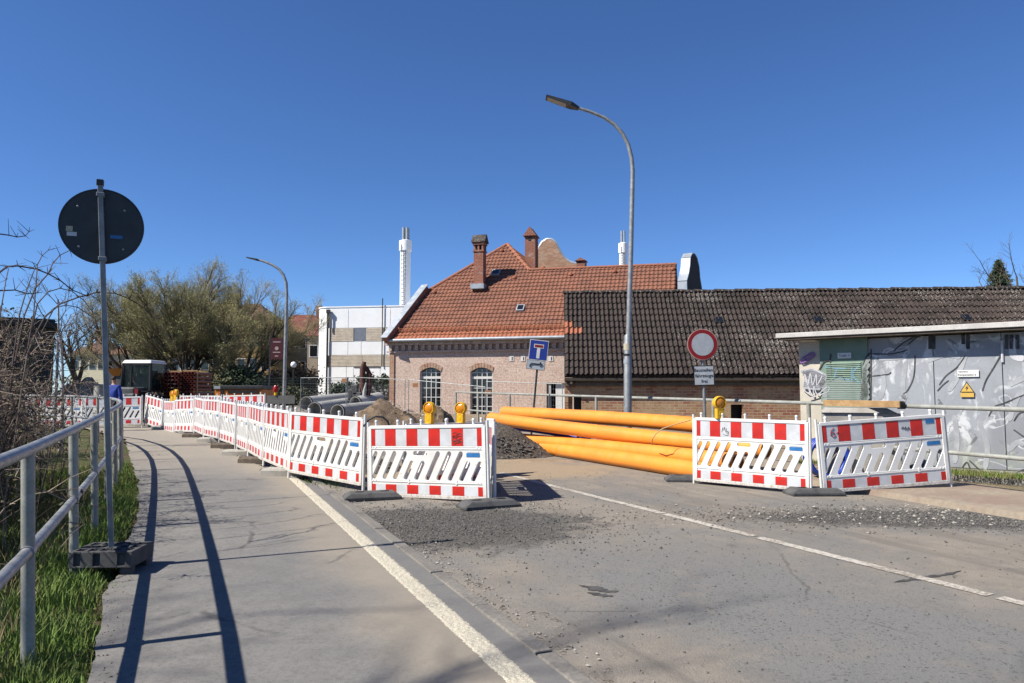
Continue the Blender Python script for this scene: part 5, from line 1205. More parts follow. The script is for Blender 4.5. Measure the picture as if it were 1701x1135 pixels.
for k, (lab, pts) in enumerate((('thin blue pipe curving under the orange pipes, uppermost', [(812, 708, 17.9), (850, 707, 17.6), (890, 711, 17.2), (930, 717, 16.8), (980, 726, 16.2)]), ('thin blue pipe curving under the orange pipes, lowest', [(800, 712, 17.7), (840, 711, 17.5), (880, 714, 17.1), (915, 719, 16.7), (960, 727, 16.2)]), ('thin blue pipe curving under the orange pipes, between two others', [(830, 707, 18.3), (870, 709, 18.0), (920, 713, 17.6), (970, 721, 17.0)]))):
    P = [at(*q) for q in pts]; t = thing('water_pipe', lab, 'pipe', P[0], 0, 'blue pipes'); MB().tube(P, 0.055, 12).obj('barrel', M_['pipe_blue'], t, world=True, sm=50)
GP = 'grey concrete pipes by the dirt heap'
for lab, p, q in (('rearmost grey concrete pipe of the pipe stack', at(508, 671, 34.0), at(600, 661, 39)), ('grey concrete pipe second from the back of the stack', at(522, 681, 33.0), at(604, 668, 38)), ('nearest grey concrete pipe with a dark rubber ring at its end', at(560, 685, 32.0), at(640, 676, 36)), ('short grey concrete pipe sticking out above the dirt heap', at(590, 671, 34.5), at(629, 663, 36.0))):
    pipe_thing('concrete_pipe', lab, p, q, 0.33, M_['concrete_pipe'], GP, band=True)

# ------------------------------------------------------------------ heaps of soil and gravel
from mathutils import noise as mnoise
M_['sandy'] = mat('sandy brown soil', (0.27, 0.195, 0.125), 0.97, (0.17, 0.12, 0.078), 5.0, bump=0.9, bscale=35, bdist=0.03, fine=0.2)
M_['grit'] = mat('dark grit', (0.20, 0.165, 0.13), 0.97, (0.07, 0.06, 0.05), 26.0, bump=1.0, bscale=60, bdist=0.03, fine=0.2, lo=0.42, hi=0.58)
def heap(name, label, c, rx, ry, h, m, seed, n=56, cat='heap', group=None, rough=0.10, stones_n=0):
    t = thing(name, label, cat, c, 0, group); b = MB(); rg = random.Random(seed)
    for j in range(n + 1):
        for i in range(n + 1):
            x = (i / n * 2 - 1); y = (j / n * 2 - 1); r = math.hypot(x, y)
            wv = mnoise.noise(Vector((x * 1.6, y * 1.6, seed))) * 0.22
            k = max(0.0, 1 - (r + wv) ** 1.15); z = h * (k ** 0.95) + (rough * h * (mnoise.fractal(Vector((x * 5, y * 5, seed * 3.1)), 1.0, 2.0, 4)) + rg.uniform(-.02, .02) * h) * min(1, k * 4)
            b.v.append((x * rx, y * ry, z - 0.06))
    b.f = [(j * (n + 1) + i, j * (n + 1) + i + 1, (j + 1) * (n + 1) + i + 1, (j + 1) * (n + 1) + i) for j in range(n) for i in range(n)]
    b.obj('mound', m, t, sm=35)
    if stones_n:
        def pl(rr):
            a = rr.uniform(0, 6.28); r = rr.random() ** 0.6; k = max(0, 1 - r ** 1.15); return (math.cos(a) * r * rx, math.sin(a) * r * ry, h * k ** .95 - 0.05)
        o = stones('loose_stones', stones_n, pl, M_['chip_pale'] if m is M_['sandy'] else M_['chip'], 0.012, 0.05, seed + 50); o.parent = t
    return t
def hp_(px, Y): p = at(px, 700, Y); return Vector((p.x, Y, gz(p.x, Y)))
heap('soil_heap', 'large brown soil heap behind the near barriers with grey pipes behind it', hp_(641, 18.8), 1.9, 1.6, 1.20, M_['sandy'], 3, stones_n=500)
heap('soil_heap', 'smaller brown soil heap right under the first house window', hp_(716, 20.0), 1.15, 1.2, 1.08, M_['sandy'], 7, stones_n=250)
heap('gravel_heap', 'dark gravel heap at the left ends of the orange pipes', hp_(822, 16.3), 1.35, 1.0, 0.76, M_['grit'], 11, stones_n=1800, rough=0.05)
heap('soil_heap', 'low dark soil bank in the trench behind the second barrier', hp_(560, 13.6), 1.5, 0.9, 0.42, M_['grit'], 15, stones_n=500)
heap('rubble_heap', 'pale rubble heap far left behind the footpath barrier', hp_(140, 36), 2.6, 2.0, 1.75, mat('pale rubble', (0.46, 0.37, 0.29), 0.95, (0.33, 0.27, 0.21), 2, bump=0.8, bscale=12, bdist=0.05), 19, rough=0.25, stones_n=300)
heap('sand_patch', 'flat patch of spilled sand on the road below the gravel heap', hp_(880, 15.2), 2.0, 0.9, 0.10, mat('spilled sand', (0.36, 0.27, 0.175), 0.97, (0.27, 0.205, 0.135), 3, bump=0.8, bscale=40, bdist=0.02), 23)

# ------------------------------------------------------------------ beam and concrete box behind the right barriers
p, q = at(1370, 671.5, 12.62), at(1497, 674, 11.3); t = thing('timber_beam', 'raw timber beam laid along the railing behind the right barriers', 'beam', p); Bx = basis(q - p)
b = MB(); b.box((p + q) / 2 + Vector((0, -0.02, 0.02)), ((q - p).length, 0.10, 0.10), Bx); b.obj('beam', M_['wood'], t, world=True, bev=0.005)
b = MB(); b.box(q + (q - p).normalized() * 0.004, (0.06, 0.104, 0.104), Bx); b.obj('end_wrap', M_['black'], t, world=True)
c = at(1430, 760, 12.2); c.z = gz(c.x, c.y) + 0.08; t = thing('concrete_box', 'pale concrete shaft section behind the rightmost barrier', 'concrete part', c, R(-20)); zt_ = at(1430, 677, 12.2).z - c.z
b = MB(); b.plate([(-0.55, -0.42), (0.55, -0.42), (0.55, 0.42), (-0.55, 0.42)], [[(-0.42, -0.30), (0.42, -0.30), (0.42, 0.30), (-0.42, 0.30)]], 0, zt_ - 0.08); b.obj('shaft_wall', M_['concrete'], t, bev=0.015)
b = MB(); b.hexa([(-0.58, -0.46, zt_ - 0.08), (0.50, -0.46, zt_ - 0.08), (-0.58, 0.46, zt_ - 0.08), (0.50, 0.46, zt_ - 0.08), (-0.50, -0.40, zt_), (0.36, -0.40, zt_), (-0.50, 0.40, zt_), (0.36, 0.40, zt_)]); b.obj('lid', M_['concrete'], t, bev=0.01)
c = at(1385, 780, 11.6); c.z = gz(c.x, c.y) + 0.05; t = thing('pipe_coil', 'blue plastic pipe coil showing through the rightmost barrier', 'pipe coil', c); b = MB()
pts = [(0.30 * math.cos(a * 0.35) * 1, 0.12 + 0.004 * a, 0.36 + 0.30 * math.sin(a * 0.35)) for a in range(72)]; b.tube(pts, 0.03, 8); b.obj('coil', M_['pipe_blue'], t, sm=60)

# ------------------------------------------------------------------ site equipment further back
def lbox(t, name, c, s, m, bev=0.0): return MB().box(c, s).obj(name, m, t, bev=bev)
M_['kg'] = mat('red brown sewer pipe', (0.22, 0.035, 0.022), 0.5, (0.16, 0.025, 0.018), 5, rnd=0.3)
def bundle(label, px0, px1, py0, py1, Y, nc, nr):
    a = at(px0, py1, Y); c = at(px1, py0, Y); t = thing('pipe_bundle', label, 'pipe bundle', (a.x, Y, a.z), 0, 'red brown pipe bundles'); W = c.x - a.x; H = c.z - a.z; r = W / nc / 2; me = None; z0 = gz(a.x, Y) - a.z
    for j in range(nr):
        for i in range(nc):
            pos = (r + i * W / nc, 0, H * (j + 0.5) / nr)
            if me is None:
                g = MB(); hollow(g, (0, 0, 0), (0, 2.0, 0), r * 0.97, 0.012, 14); o = g.obj('pipe', M_['kg'], t, sm=40); me = o.data; o.location = pos
            else: put('pipe', me, t, pos)
    for x in (0.0, W): lbox(t, 'frame_post', (x, 0.3, H / 2 + z0 / 2), (0.06, 0.08, H - z0), M_['wood'])
    for z in (H + 0.03, -0.04): lbox(t, 'frame_board', (W / 2, 0.3, z), (W + 0.08, 0.10, 0.06), M_['wood'])
bundle('left bundle of red brown sewer pipes in a wooden frame', 271, 296.5, 618, 664, 33.0, 4, 7); bundle('right bundle of red brown sewer pipes in a wooden frame', 299, 323, 617, 664, 33.2, 4, 7)
# small wheel loader seen from behind
Y = 33.0; px0, px1 = 211, 268; a = at(px0, 655, Y); c = at(px1, 599, Y); z0 = gz(a.x, Y); W = (c.x - a.x) * 0.9; ztop = c.z - z0
t = thing('wheel_loader', 'compact loader with a white cab roof seen from behind', 'loader', ((a.x + c.x) / 2, Y, z0)); zb = 1.15
M_['cab_white'] = mat('white cab roof', (0.74, 0.74, 0.71), 0.4, var=0.08); M_['tint'] = mat('tinted cab glass', (0.012, 0.022, 0.022), 0.12, (0.025, 0.04, 0.036), 1.5, spec=0.25, fine=0); M_['tint'].node_tree.nodes['Principled BSDF'].inputs['Alpha'].default_value = 0.45; M_['machine_grey'] = mat('machine grey', (0.14, 0.145, 0.145), 0.6, (0.07, 0.07, 0.07), 3)
hw = W / 2; b = MB(); b.hexa([(-hw, -0.75, ztop - .16), (hw, -0.75, ztop - .16), (-hw, 0.8, ztop - .16), (hw, 0.8, ztop - .16), (-hw * .88, -0.62, ztop), (hw * .88, -0.62, ztop), (-hw * .88, 0.7, ztop), (hw * .88, 0.7, ztop)]); b.obj('cab_roof', M_['cab_white'], t, bev=0.05)
for sx in (-1, 1):
    for y_ in (-0.66, 0.7): b = MB(); b.tube([(sx * hw * 0.97, y_ - 0.06, zb), (sx * hw * 0.9, y_, ztop - .15)], 0.055, 8); b.obj('cab_post', M_['black'], t)
    lbox(t, 'side_pane', (sx * hw * 0.93, 0.02, (zb + ztop) / 2 - .08), (0.03, 1.2, ztop - zb - 0.2), M_['tint'])
lbox(t, 'rear_pane', (0, -0.66, (zb + ztop) / 2 - .08), (W * 0.82, 0.03, ztop - zb - 0.25), M_['tint']); lbox(t, 'front_pane', (0, 0.7, (zb + ztop) / 2 - .08), (W * 0.82, 0.03, ztop - zb - 0.25), M_['tint'])
for z_ in (zb + 0.04, ztop - .20): lbox(t, 'window_frame', (0, -0.68, z_), (W * 0.9, 0.06, 0.07), M_['black'])
for x_ in (-0.43, -0.18, 0.43): lbox(t, 'window_frame', (x_ * W, -0.68, (zb + ztop) / 2 - .08), (0.06, 0.06, ztop - zb - 0.2), M_['black'])
lbox(t, 'dashboard', (0.05, 0.45, zb + 0.35), (W * 0.6, 0.3, 0.5), M_['black'], 0.04)
lbox(t, 'engine_cover', (0, -1.1, 1.0), (W * 0.62, 1.0, 0.75), M_['machine_grey'], 0.08); lbox(t, 'chassis', (0, 0.1, 0.8), (W * 0.8, 2.4, 0.45), M_['dark_metal'], 0.04); lbox(t, 'counterweight', (0, -1.65, 0.85), (W * 0.7, 0.25, 0.5), M_['machine_grey'], 0.05)
lbox(t, 'seat', (0, -0.1, zb + 0.45), (0.55, 0.16, 0.75), mat('dark blue seat', (0.02, 0.03, 0.09), 0.7), 0.05)
for sx in (-1, 1):
    for y_ in (-0.85, 1.15):
        wt = MB().lathe([(0.3, -0.17), (0.50, -0.17), (0.56, -0.10), (0.56, 0.10), (0.50, 0.17), (0.3, 0.17)], 22, Matrix.Translation((sx * hw * 0.98, y_, 0.56)) @ Matrix.Rotation(R(90), 4, 'Y')).obj('wheel', M_['rubber'], t, sm=35)
        MB().lathe([(0.30, -0.12), (0.28, 0.12), (0.1, 0.14)], 16, Matrix.Translation((sx * hw * 0.98, y_, 0.56)) @ Matrix.Rotation(R(90), 4, 'Y')).obj('rim', M_['cab_white'], wt, sm=35)
    lbox(t, 'tail_light', (sx * hw * 0.75, -1.62, 1.2), (0.14, 0.05, 0.22), M_['sign_ring']); lbox(t, 'mudguard', (sx * hw * 0.98, -0.85, 1.20), (0.36, 0.9, 0.05), M_['black'])
b = MB(); b.tube([(hw * 1.0, 0.9, 0.9), (hw * 1.05, 2.0, 1.9), (hw * 0.8, 3.0, 0.7)], 0.09, 8); b.tube([(-hw * 1.0, 0.9, 0.9), (-hw * 1.05, 2.0, 1.9), (-hw * 0.8, 3.0, 0.7)], 0.09, 8); b.obj('lift_arm', M_['machine_grey'], t)
# concrete ring, orange skip, orange compressor, board with red lamp
c = hp_(165, 29.0); t = thing('concrete_ring', 'round pale concrete shaft ring behind the worker', 'concrete ring', c); zt_ = at(165, 641, 29.0).z - c.z
MB().lathe([(0.23, 0), (0.23, zt_), (0.205, zt_), (0.205, zt_ - 0.3)], 28).obj('ring_wall', M_['concrete'], t, sm=40)
c = hp_(196, 62.0); t = thing('orange_skip', 'small orange skip far behind the worker', 'skip', c); zt_ = at(196, 613, 62.0).z - c.z
b = MB(); b.hexa([(-0.3, -0.6, zt_ - .6), (0.3, -0.6, zt_ - .6), (-0.3, 0.6, zt_ - .6), (0.3, 0.6, zt_ - .6), (-0.62, -0.8, zt_), (0.62, -0.8, zt_), (-0.62, 0.8, zt_), (0.62, 0.8, zt_)]); M_['orange'] = mat('orange paint', (0.62, 0.20, 0.025), 0.5, (0.5, 0.16, 0.02), 2); b.obj('tub', M_['orange'], t); lbox(t, 'stand', (0, 0, (zt_ - .6) / 2), (0.9, 1.0, zt_ - .6), M_['machine_grey'])
Y = 38; a = at(353, 668, Y); c = at(437, 641, Y); z0 = gz(a.x, Y); W = c.x - a.x; H = c.z - z0; t = thing('site_container', 'orange and dark grey site container behind the barrier row', 'container', (a.x, Y, z0))
lbox(t, 'body', (W * 0.57, 1.0, H * 0.45), (W * 0.82, 1.9, H * 0.86), M_['orange'], 0.03); lbox(t, 'roof', (W * 0.57, 1.0, H * 0.94), (W * 0.86, 2.0, H * 0.14), M_['dark_metal'], 0.03); lbox(t, 'end_box', (W * 0.07, 0.9, H * 0.45), (W * 0.13, 1.4, H * 0.9), M_['orange'], 0.03); lbox(t, 'end_cap', (W * 0.07, 0.9, H * 0.94), (W * 0.15, 1.5, H * 0.10), M_['zinc_sheet'])
lbox(t, 'vent_grille', (W * 0.6, 0.04, H * 0.78), (W * 0.62, 0.03, H * 0.10), M_['black']); lbox(t, 'corner_trim', (W * 0.18, 0.03, H * 0.55), (0.16, 0.04, H * 0.6), M_['black'])
Y = 27; a = at(443, 671, Y); c = at(490, 657, Y); t = thing('grey_board', 'weathered grey board set across barriers near the orange machine', 'board', ((a.x + c.x) / 2, Y, gz(a.x, Y))); z0 = gz(a.x, Y)
lbox(t, 'panel', (0, 0, (a.z + c.z) / 2 - z0), (c.x - a.x, 0.05, c.z - a.z), mat('grey board', (0.17, 0.165, 0.155), 0.9)); 
for s_ in (-0.42, 0.42): lbox(t, 'stake', (s_ * (c.x - a.x), 0.04, (c.z - z0) / 2), (0.06, 0.04, c.z - z0), M_['old_wood'])
c = at(458, 657, Y); t = thing('red_lamp', 'small red warning lamp on top of the grey board', 'warning lamp', c)
MB().lathe([(0.06, 0), (0.06, 0.12)], 12).obj('battery_box', M_['yellow_plastic'], t, sm=40); MB().lathe([(0.075, 0.12), (0.10, 0.2), (0.10, 0.28), (0.05, 0.36)], 14).obj('lens', mat('red lens', (0.4, 0.01, 0.01), 0.25), t, sm=40)
# maroon pipe grab hanging over a grey clamp
Y = 35; c = hp_(600, Y); t = thing('pipe_grab', 'rusty maroon pipe grab standing upright on a grey clamp', 'machine attachment', c); zf = lambda py: at(600, py, Y).z - c.z; xf = lambda px: at(px, 640, Y).x - c.x
M_['rust'] = mat('maroon rusty steel', (0.07, 0.022, 0.02), 0.75, (0.12, 0.05, 0.035), 4)
MB().tube([(xf(603), 0, zf(668)), (xf(602), 0, zf(640)), (xf(602), 0, zf(612)), (xf(605), 0, zf(601))], [0.13, 0.14, 0.14, 0.09], 8).obj('arm', M_['rust'], t, sm=50)
MB().tube([(xf(609), 0.1, zf(668)), (xf(613), 0.1, zf(645)), (xf(613), 0.1, zf(622)), (xf(608), 0.1, zf(612)), (xf(604), 0.1, zf(608))], [0.08, 0.12, 0.12, 0.10, 0.08], 8).obj('arm', M_['rust'], t, sm=50)
MB().tube([(xf(605), -0.1, zf(668)), (xf(606), -0.1, zf(650)), (xf(609), -0.1, zf(636))], [0.12, 0.08, 0.03], 8).obj('claw', M_['concrete_pipe'], t, sm=50)
for pxs, pys, w in ((590, 648, 0.30), (594, 660, 0.45), (583, 656, 0.22)): lbox(t, 'clamp', (xf(pxs), 0, zf(pys)), (w, 0.4, 0.5), M_['machine_grey'], 0.05)
MB().box((0, 0, zf(668) / 2), (0.8, 0.5, zf(668))).obj('stand', M_['machine_grey'], t)

# ------------------------------------------------------------------ fences
M_['fence_green'] = mat('dark green fence wire', (0.018, 0.035, 0.028), 0.5, var=0.2)
def mat_fence(name, label, p, q, h, m, sp=0.13, rows=9, post=2.5, zb=0.05, rw=0.006, pr=0.03):
    t = thing(name, label, 'fence', p); d = (q - p); L = d.length; u = d / L; g = lambda s_: Vector((p + u * s_).to_tuple()); 
    b = MB()
    for j in range(rows):
        z = zb + (h - zb) * j / (rows - 1); b.tube([p + Vector((0, 0, z)), q + Vector((0, 0, z))], rw * 1.3, 3, caps=False)
    n = int(L / sp)
    for i in range(n + 1):
        c = p + u * (i * L / n); b.tube([c + Vector((0, 0, zb)), c + Vector((0, 0, h))], rw, 3, caps=False)
    b.obj('wire_mesh', m, t, world=True)
    k = max(1, int(L / post))
    for i in range(k + 1):
        c = p + u * (i * L / k) + Vector((0, 0.05, 0)); b = MB(); b.tube([c + Vector((0, 0, -0.3)), c + Vector((0, 0, h + 0.05))], pr, 6); b.obj('post', m, t, world=True)
    return t
p = at(428, 680, 47.0); p.z = 0.62; q = at(655, 680, 45.0); q.z = 0.62
mat_fence('mesh_fence', 'dark green double-rod mesh fence in front of the white hall', p, q, 1.95, M_['fence_green'], sp=0.10, rows=12, rw=0.007, pr=0.035)
p = at(325, 680, 52.0); p.z = 0.62; q = at(430, 680, 48.0); q.z = 0.62
mat_fence('wire_fence', 'low wire fence below the willow shrubs', p, q, 1.1, M_['galv_dull'], sp=0.2, rows=5, rw=0.006)
def site_fence(label, a, c, h=2.0):
    p, q = Vector(a), Vector(c); t = thing('site_fence', label, 'fence', Vector((p.x, p.y, p.z - h)), 0, 'temporary site fence panels'); dn = Vector((0, 0, -h))
    b = MB()
    for s_, e_ in ((p, q), (p + dn, q + dn), (p, p + dn), (q, q + dn)): b.tube([s_, e_], 0.015, 6)
    b.obj('frame', M_['galv_dull'], t, world=True); b = MB(); n = 18
    for i in range(1, n): c_ = p + (q - p) * i / n; b.tube([c_, c_ + dn], 0.0026, 3, caps=False)
    for j in range(1, 8): b.tube([p + dn * j / 8, q + dn * j / 8], 0.0026, 3, caps=False)
    b.obj('wire_mesh', M_['galv_dull'], t, world=True); return t
site_fence('temporary site fence panel in front of the white hall', at(500, 628, 34), at(575, 627, 32.5)); site_fence('temporary site fence panel left of the first house window', at(577, 626.5, 32.3), at(673, 631, 30.5)); site_fence('temporary site fence panel in front of both house windows', at(679, 631, 30.2), at(806, 643, 28.5), 1.9)
site_fence('temporary site fence panel in front of the whitewashed house wall', at(808, 634, 29.2), at(934, 638, 27.2), 1.6)
for px, py, Y in ((572, 632, 32.4), (690, 640, 30.0), (811, 652, 28.4)):
    t = thing('orange_tag', 'small orange tag hung on the site fence', 'tag', at(px, py, Y), 0, 'orange fence tags'); lbox(t, 'tag', (0, -0.04, 0), (0.22, 0.01, 0.16), mat('faded orange tag', (0.55, 0.26, 0.12), 0.7))
bpy.data.objects['orange_tag']['label'] = 'orange tag on the fence in front of the white hall'; bpy.data.objects['orange_tag.001']['label'] = 'orange tag on the fence left of the first house window'; bpy.data.objects['orange_tag.002']['label'] = 'orange tag on the fence in front of the second house window'
# gabion wall
t_ = NT('grey gabion stones'); v = t_.voro(5.5); vc = t_.voro(5.5, out='Color'); k = t_.mix(t_.ramp(v, 0.15, 0.6), t_.mix(0.35, (0.36, 0.36, 0.37), vc), (0.03, 0.03, 0.03)); hs_ = t_.n.new('ShaderNodeHueSaturation'); hs_.inputs['Saturation'].default_value = 0.15; t_.lk(k, hs_.inputs['Color']); t_.col(hs_.outputs[0]); t_.rough(0.9); t_.bump(v, -1.0, 0.08); M_['gabion'] = t_.m
a = at(573, 682, 49); c = at(652, 641, 49); t = thing('gabion_wall', 'grey stone gabion wall behind the green fence', 'wall', (a.x, 49, 0.5)); W = c.x - a.x; H = c.z - 0.5
n = 3
for i in range(n): MB().box((W * (i + .5) / n, 0.4, H / 2), (W / n - 0.04, 0.8, H)).obj('gabion_basket', M_['gabion'], t)
# dark green-grey shed behind the brambles, far left
a = at(-60, 700, 34); c = at(92, 528, 34); t = thing('dark_shed', 'dark grey flat-roofed shed behind the brambles at the left edge', 'shed', (c.x - 8.0 * math.cos(R(33)), 34 - 8.0 * math.sin(R(33)), 0.3), R(33)); W = 8.0; H = at(60, 528, 34).z - 0.3
M_['shed'] = mat('dark grey green shed wall', (0.030, 0.036, 0.034), 0.8, (0.042, 0.05, 0.046), 0.8); lbox(t, 'wall', (W / 2, 3, H / 2), (W, 6, H - 0.15), M_['shed'])
b = MB(); b.hexa([(-0.3, -0.3, H - 0.075), (W + 0.15, -0.3, H - 0.5), (-0.3, 6.3, H - 0.075), (W + 0.15, 6.3, H - 0.5), (-0.3, -0.3, H + 0.15), (W + 0.15, -0.3, H - 0.27), (-0.3, 6.3, H + 0.15), (W + 0.15, 6.3, H - 0.27)]); b.obj('roof', M_['black'], t)
for i in range(4): lbox(t, 'board', (W * (i + .5) / 4, -0.02, H * 0.45), (W / 4 - 0.06, 0.05, H * 0.8), M_['shed'])
p = on(at(91, 700, 19.0).x, 19.0); t = thing('grey_mast', 'thin grey mast standing in the brambles', 'mast', p); MB().tube([(0, 0, -0.2), (0, 0, at(91, 560, 19.0).z - p.z)], 0.035, 8).obj('pole', M_['galv_dull'], t)

# ------------------------------------------------------------------ worker on the far path
def person(p, rz, H=1.76):
    t = thing('person', 'person in a blue jacket and dark trousers standing on the far footpath', 'person', p, rz)
    M_['skin'] = mat('skin', (0.52, 0.30, 0.21), 0.6, var=0.1); M_['jacket'] = mat('blue jacket', (0.014, 0.055, 0.36), 0.75, (0.012, 0.04, 0.26), 8); M_['trousers'] = mat('dark trousers', (0.03, 0.032, 0.04), 0.85); M_['hair'] = mat('dark brown hair', (0.03, 0.018, 0.012), 0.8); M_['jacket_red'] = mat('red hem', (0.40, 0.03, 0.03), 0.7)
    def skin(name, V, E, rad, m, sub=2):
        me = bpy.data.meshes.new(name); me.from_pydata([Vector(v) * H / 1.76 for v in V], E, []); me.materials.append(m); o = bpy.data.objects.new(name, me); COL.objects.link(o); o.parent = t
        md = o.modifiers.new('skin', 'SKIN'); md.use_smooth_shade = True
        for i, r in enumerate(rad): me.skin_vertices[0].data[i].radius = (r, r * 0.86) if not isinstance(r, tuple) else r
        me.skin_vertices[0].data[0].use_root = True; s_ = o.modifiers.new('sub', 'SUBSURF'); s_.levels = sub; s_.render_levels = sub; return o
    V = [(0, 0, .95), (0, .01, 1.15), (0, .01, 1.36), (0, 0, 1.46), (0, -.01, 1.53), (0, -.015, 1.62), (0, -.015, 1.70), (.10, 0, .90), (.11, .01, .50), (.11, .03, .09), (.11, -.12, .04), (-.10, 0, .90), (-.11, .0, .50), (-.12, .03, .09), (-.12, -.12, .04),
         (.18, 0, 1.42), (.25, .02, 1.16), (.26, -.06, .93), (.265, -.09, .84), (.262, -.105, .78), (.235, -.10, .83), (-.18, 0, 1.42), (-.26, .02, 1.16), (-.27, -.05, .92), (-.27, -.08, .83), (-.268, -.09, .77), (-.24, -.09, .82)]
    E = [(0, 1), (1, 2), (2, 3), (3, 4), (4, 5), (5, 6), (0, 7), (7, 8), (8, 9), (9, 10), (0, 11), (11, 12), (12, 13), (13, 14), (2, 15), (15, 16), (16, 17), (17, 18), (18, 19), (18, 20), (2, 21), (21, 22), (22, 23), (23, 24), (24, 25), (24, 26)]
    rad = [(.15, .11), (.14, .10), (.16, .11), (.07, .06), (.055, .055), (.075, .095), (.065, .08), .085, .06, .042, .035, .085, .06, .042, .035, .06, .045, .034, (.04, .02), (.03, .013), .012, .06, .045, .034, (.04, .02), (.03, .013), .012]
    skin('body', V, E, rad, M_['skin'])
    jv = [(0, 0, .88), (0, 0, .98), (0, .01, 1.18), (0, .01, 1.36), (0, 0, 1.47), (.18, 0, 1.41), (.255, .02, 1.16), (.262, -.055, .94), (-.18, 0, 1.41), (-.265, .02, 1.16), (-.272, -.045, .93)]
    skin('jacket', jv, [(0, 1), (1, 2), (2, 3), (3, 4), (3, 5), (5, 6), (6, 7), (3, 8), (8, 9), (9, 10)], [(.20, .15), (.19, .145), (.18, .135), (.19, .135), (.08, .075), .085, .068, .055, .085, .068, .055], M_['jacket'])
    skin('trousers', [(0, 0, .93), (.10, 0, .86), (.11, .01, .50), (.112, .03, .10), (-.10, 0, .86), (-.11, 0, .50), (-.12, .03, .10)], [(0, 1), (1, 2), (2, 3), (0, 4), (4, 5), (5, 6)], [(.17, .13), .105, .082, .068, .105, .082, .068], M_['trousers'])
    skin('shoes', [(.11, .05, .05), (.11, -.15, .04)], [(0, 1)], [.055, .045], M_['black'], 1); skin('shoes', [(-.12, .05, .05), (-.12, -.15, .04)], [(0, 1)], [.055, .045], M_['black'], 1)
    skin('hair', [(0, .03, 1.60), (0, .01, 1.70), (0, -.03, 1.745)], [(0, 1), (1, 2)], [(.08, .075), (.082, .085), (.06, .06)], M_['hair'])
    for s_ in (-1, 1):
        MB().lathe([(0.004, -0.01), (0.028, -0.008), (0.032, 0.0), (0.024, 0.008), (0.004, 0.01)], 10, Matrix.Translation((s_ * 0.083, 0.0, 1.615)) @ Matrix.Rotation(R(90), 4, 'Y')).obj('ear', M_['skin'], t, sm=60)
        MB().lathe([(0.001, 0), (0.011, 0.004), (0.011, 0.008), (0.001, 0.012)], 8, Matrix.Translation((s_ * 0.03, -0.092, 1.635)) @ RX).obj('eye', M_['black'], t, sm=60)
    b = MB(); b.add([(-.014, -.095, 1.60), (.014, -.095, 1.60), (0, -.125, 1.60), (0, -.098, 1.65)], [(0, 1, 3), (1, 2, 3), (2, 0, 3), (0, 2, 1)]); b.obj('nose', M_['skin'], t)
    MB().box((0, -0.097, 1.567), (0.045, 0.01, 0.009)).obj('mouth', M_['jacket_red'], t)
    return t
person(on(at(187, 700, 24.5).x, 24.5), R(170), 1.80)
# ------------------------------------------------------------------ small leftovers: hose, tar streaks, sticks
t = thing('black_hose', 'black hose arching over the joint of the near barriers', 'hose', at(606, 703, 11.2)); MB().tube([at(604, 708, 10.9), at(612, 698, 11.0), at(624, 692, 11.1), at(636, 693, 11.2), at(644, 700, 11.3), at(648, 712, 11.4)], 0.014, 8).obj('hose', M_['rubber'], t, world=True, sm=60)
M_['tar'] = mat('dark tar', (0.045, 0.043, 0.042), 0.8, (0.09, 0.085, 0.08), 8)
for pts, w in (([(1484, 971), (1510, 967), (1540, 962), (1572, 958), (1602, 950)], 0.05), ([(960, 973), (985, 978), (1010, 984), (1030, 983)], 0.08), ([(975, 985), (1000, 990), (1022, 992)], 0.06)):
    b = MB(); P = [gnd(*p) for p in pts]; rg = random.Random(len(pts)); n = len(P); Q = []
    for i in range(n - 1):
        for k in range(6): Q.append(P[i].lerp(P[i + 1], k / 6))
    for i, q in enumerate(Q):
        d = (Q[min(i + 1, len(Q) - 1)] - Q[max(0, i - 1)]).normalized(); nn = Vector((-d.y, d.x, 0)); e = math.sin(math.pi * (i + .3) / len(Q)) * w * rg.uniform(.3, 1.0)
        for s_ in (-1, 1): c = q + nn * s_ * e; b.v.append((c.x, c.y, road_z(c.x, c.y) + 0.004))
    b.f = [(2 * i, 2 * i + 1, 2 * i + 3, 2 * i + 2) for i in range(len(Q) - 1)]; tag(b.obj('tar_streak', M_['tar']), kind='structure')
rg = random.Random(77); b = MB()
for _ in range(70):
    y = rg.uniform(3.6, 8.5); x = kx(abs(rg.gauss(0.1, .12)), y); a = rg.uniform(0, 6.28); L = rg.uniform(.02, .09); b.tube([(x, y, .015 * y + .008), (x + math.cos(a) * L * .5, y + math.sin(a) * L * .5, .015 * y + .016), (x + math.cos(a) * L, y + math.sin(a) * L, .015 * y + .008)], 0.0025, 4)
tag(b.obj('twig_litter', M_['old_wood']), kind='stuff')
# ================================================================== VEGETATION
M_['bark'] = mat('grey brown bark', (0.115, 0.092, 0.068), 0.95, (0.07, 0.056, 0.043), 5, bump=0.6, bscale=20)
M_['twig'] = mat('brown twigs', (0.135, 0.105, 0.075), 0.9, (0.10, 0.078, 0.055), 2)
M_['willow_twig'] = mat('olive willow twigs', (0.42, 0.37, 0.20), 0.9, (0.31, 0.27, 0.16), 0.6)
M_['willow_bud'] = mat('yellow green willow buds', (0.42, 0.42, 0.16), 0.9, (0.33, 0.32, 0.13), 0.7)
M_['cane'] = mat('bramble canes', (0.46, 0.37, 0.28), 0.85, (0.28, 0.20, 0.155), 3)
M_['cane_dark'] = mat('dark bramble canes', (0.085, 0.06, 0.052), 0.8)
M_['dry_leaf'] = mat('dry brown leaves', (0.24, 0.175, 0.105), 0.9, (0.12, 0.085, 0.055), 4, lo=0.45, hi=0.55)
M_['olive_leaf'] = mat('olive bramble leaves', (0.135, 0.135, 0.058), 0.85, (0.075, 0.08, 0.036), 5, lo=0.45, hi=0.55)
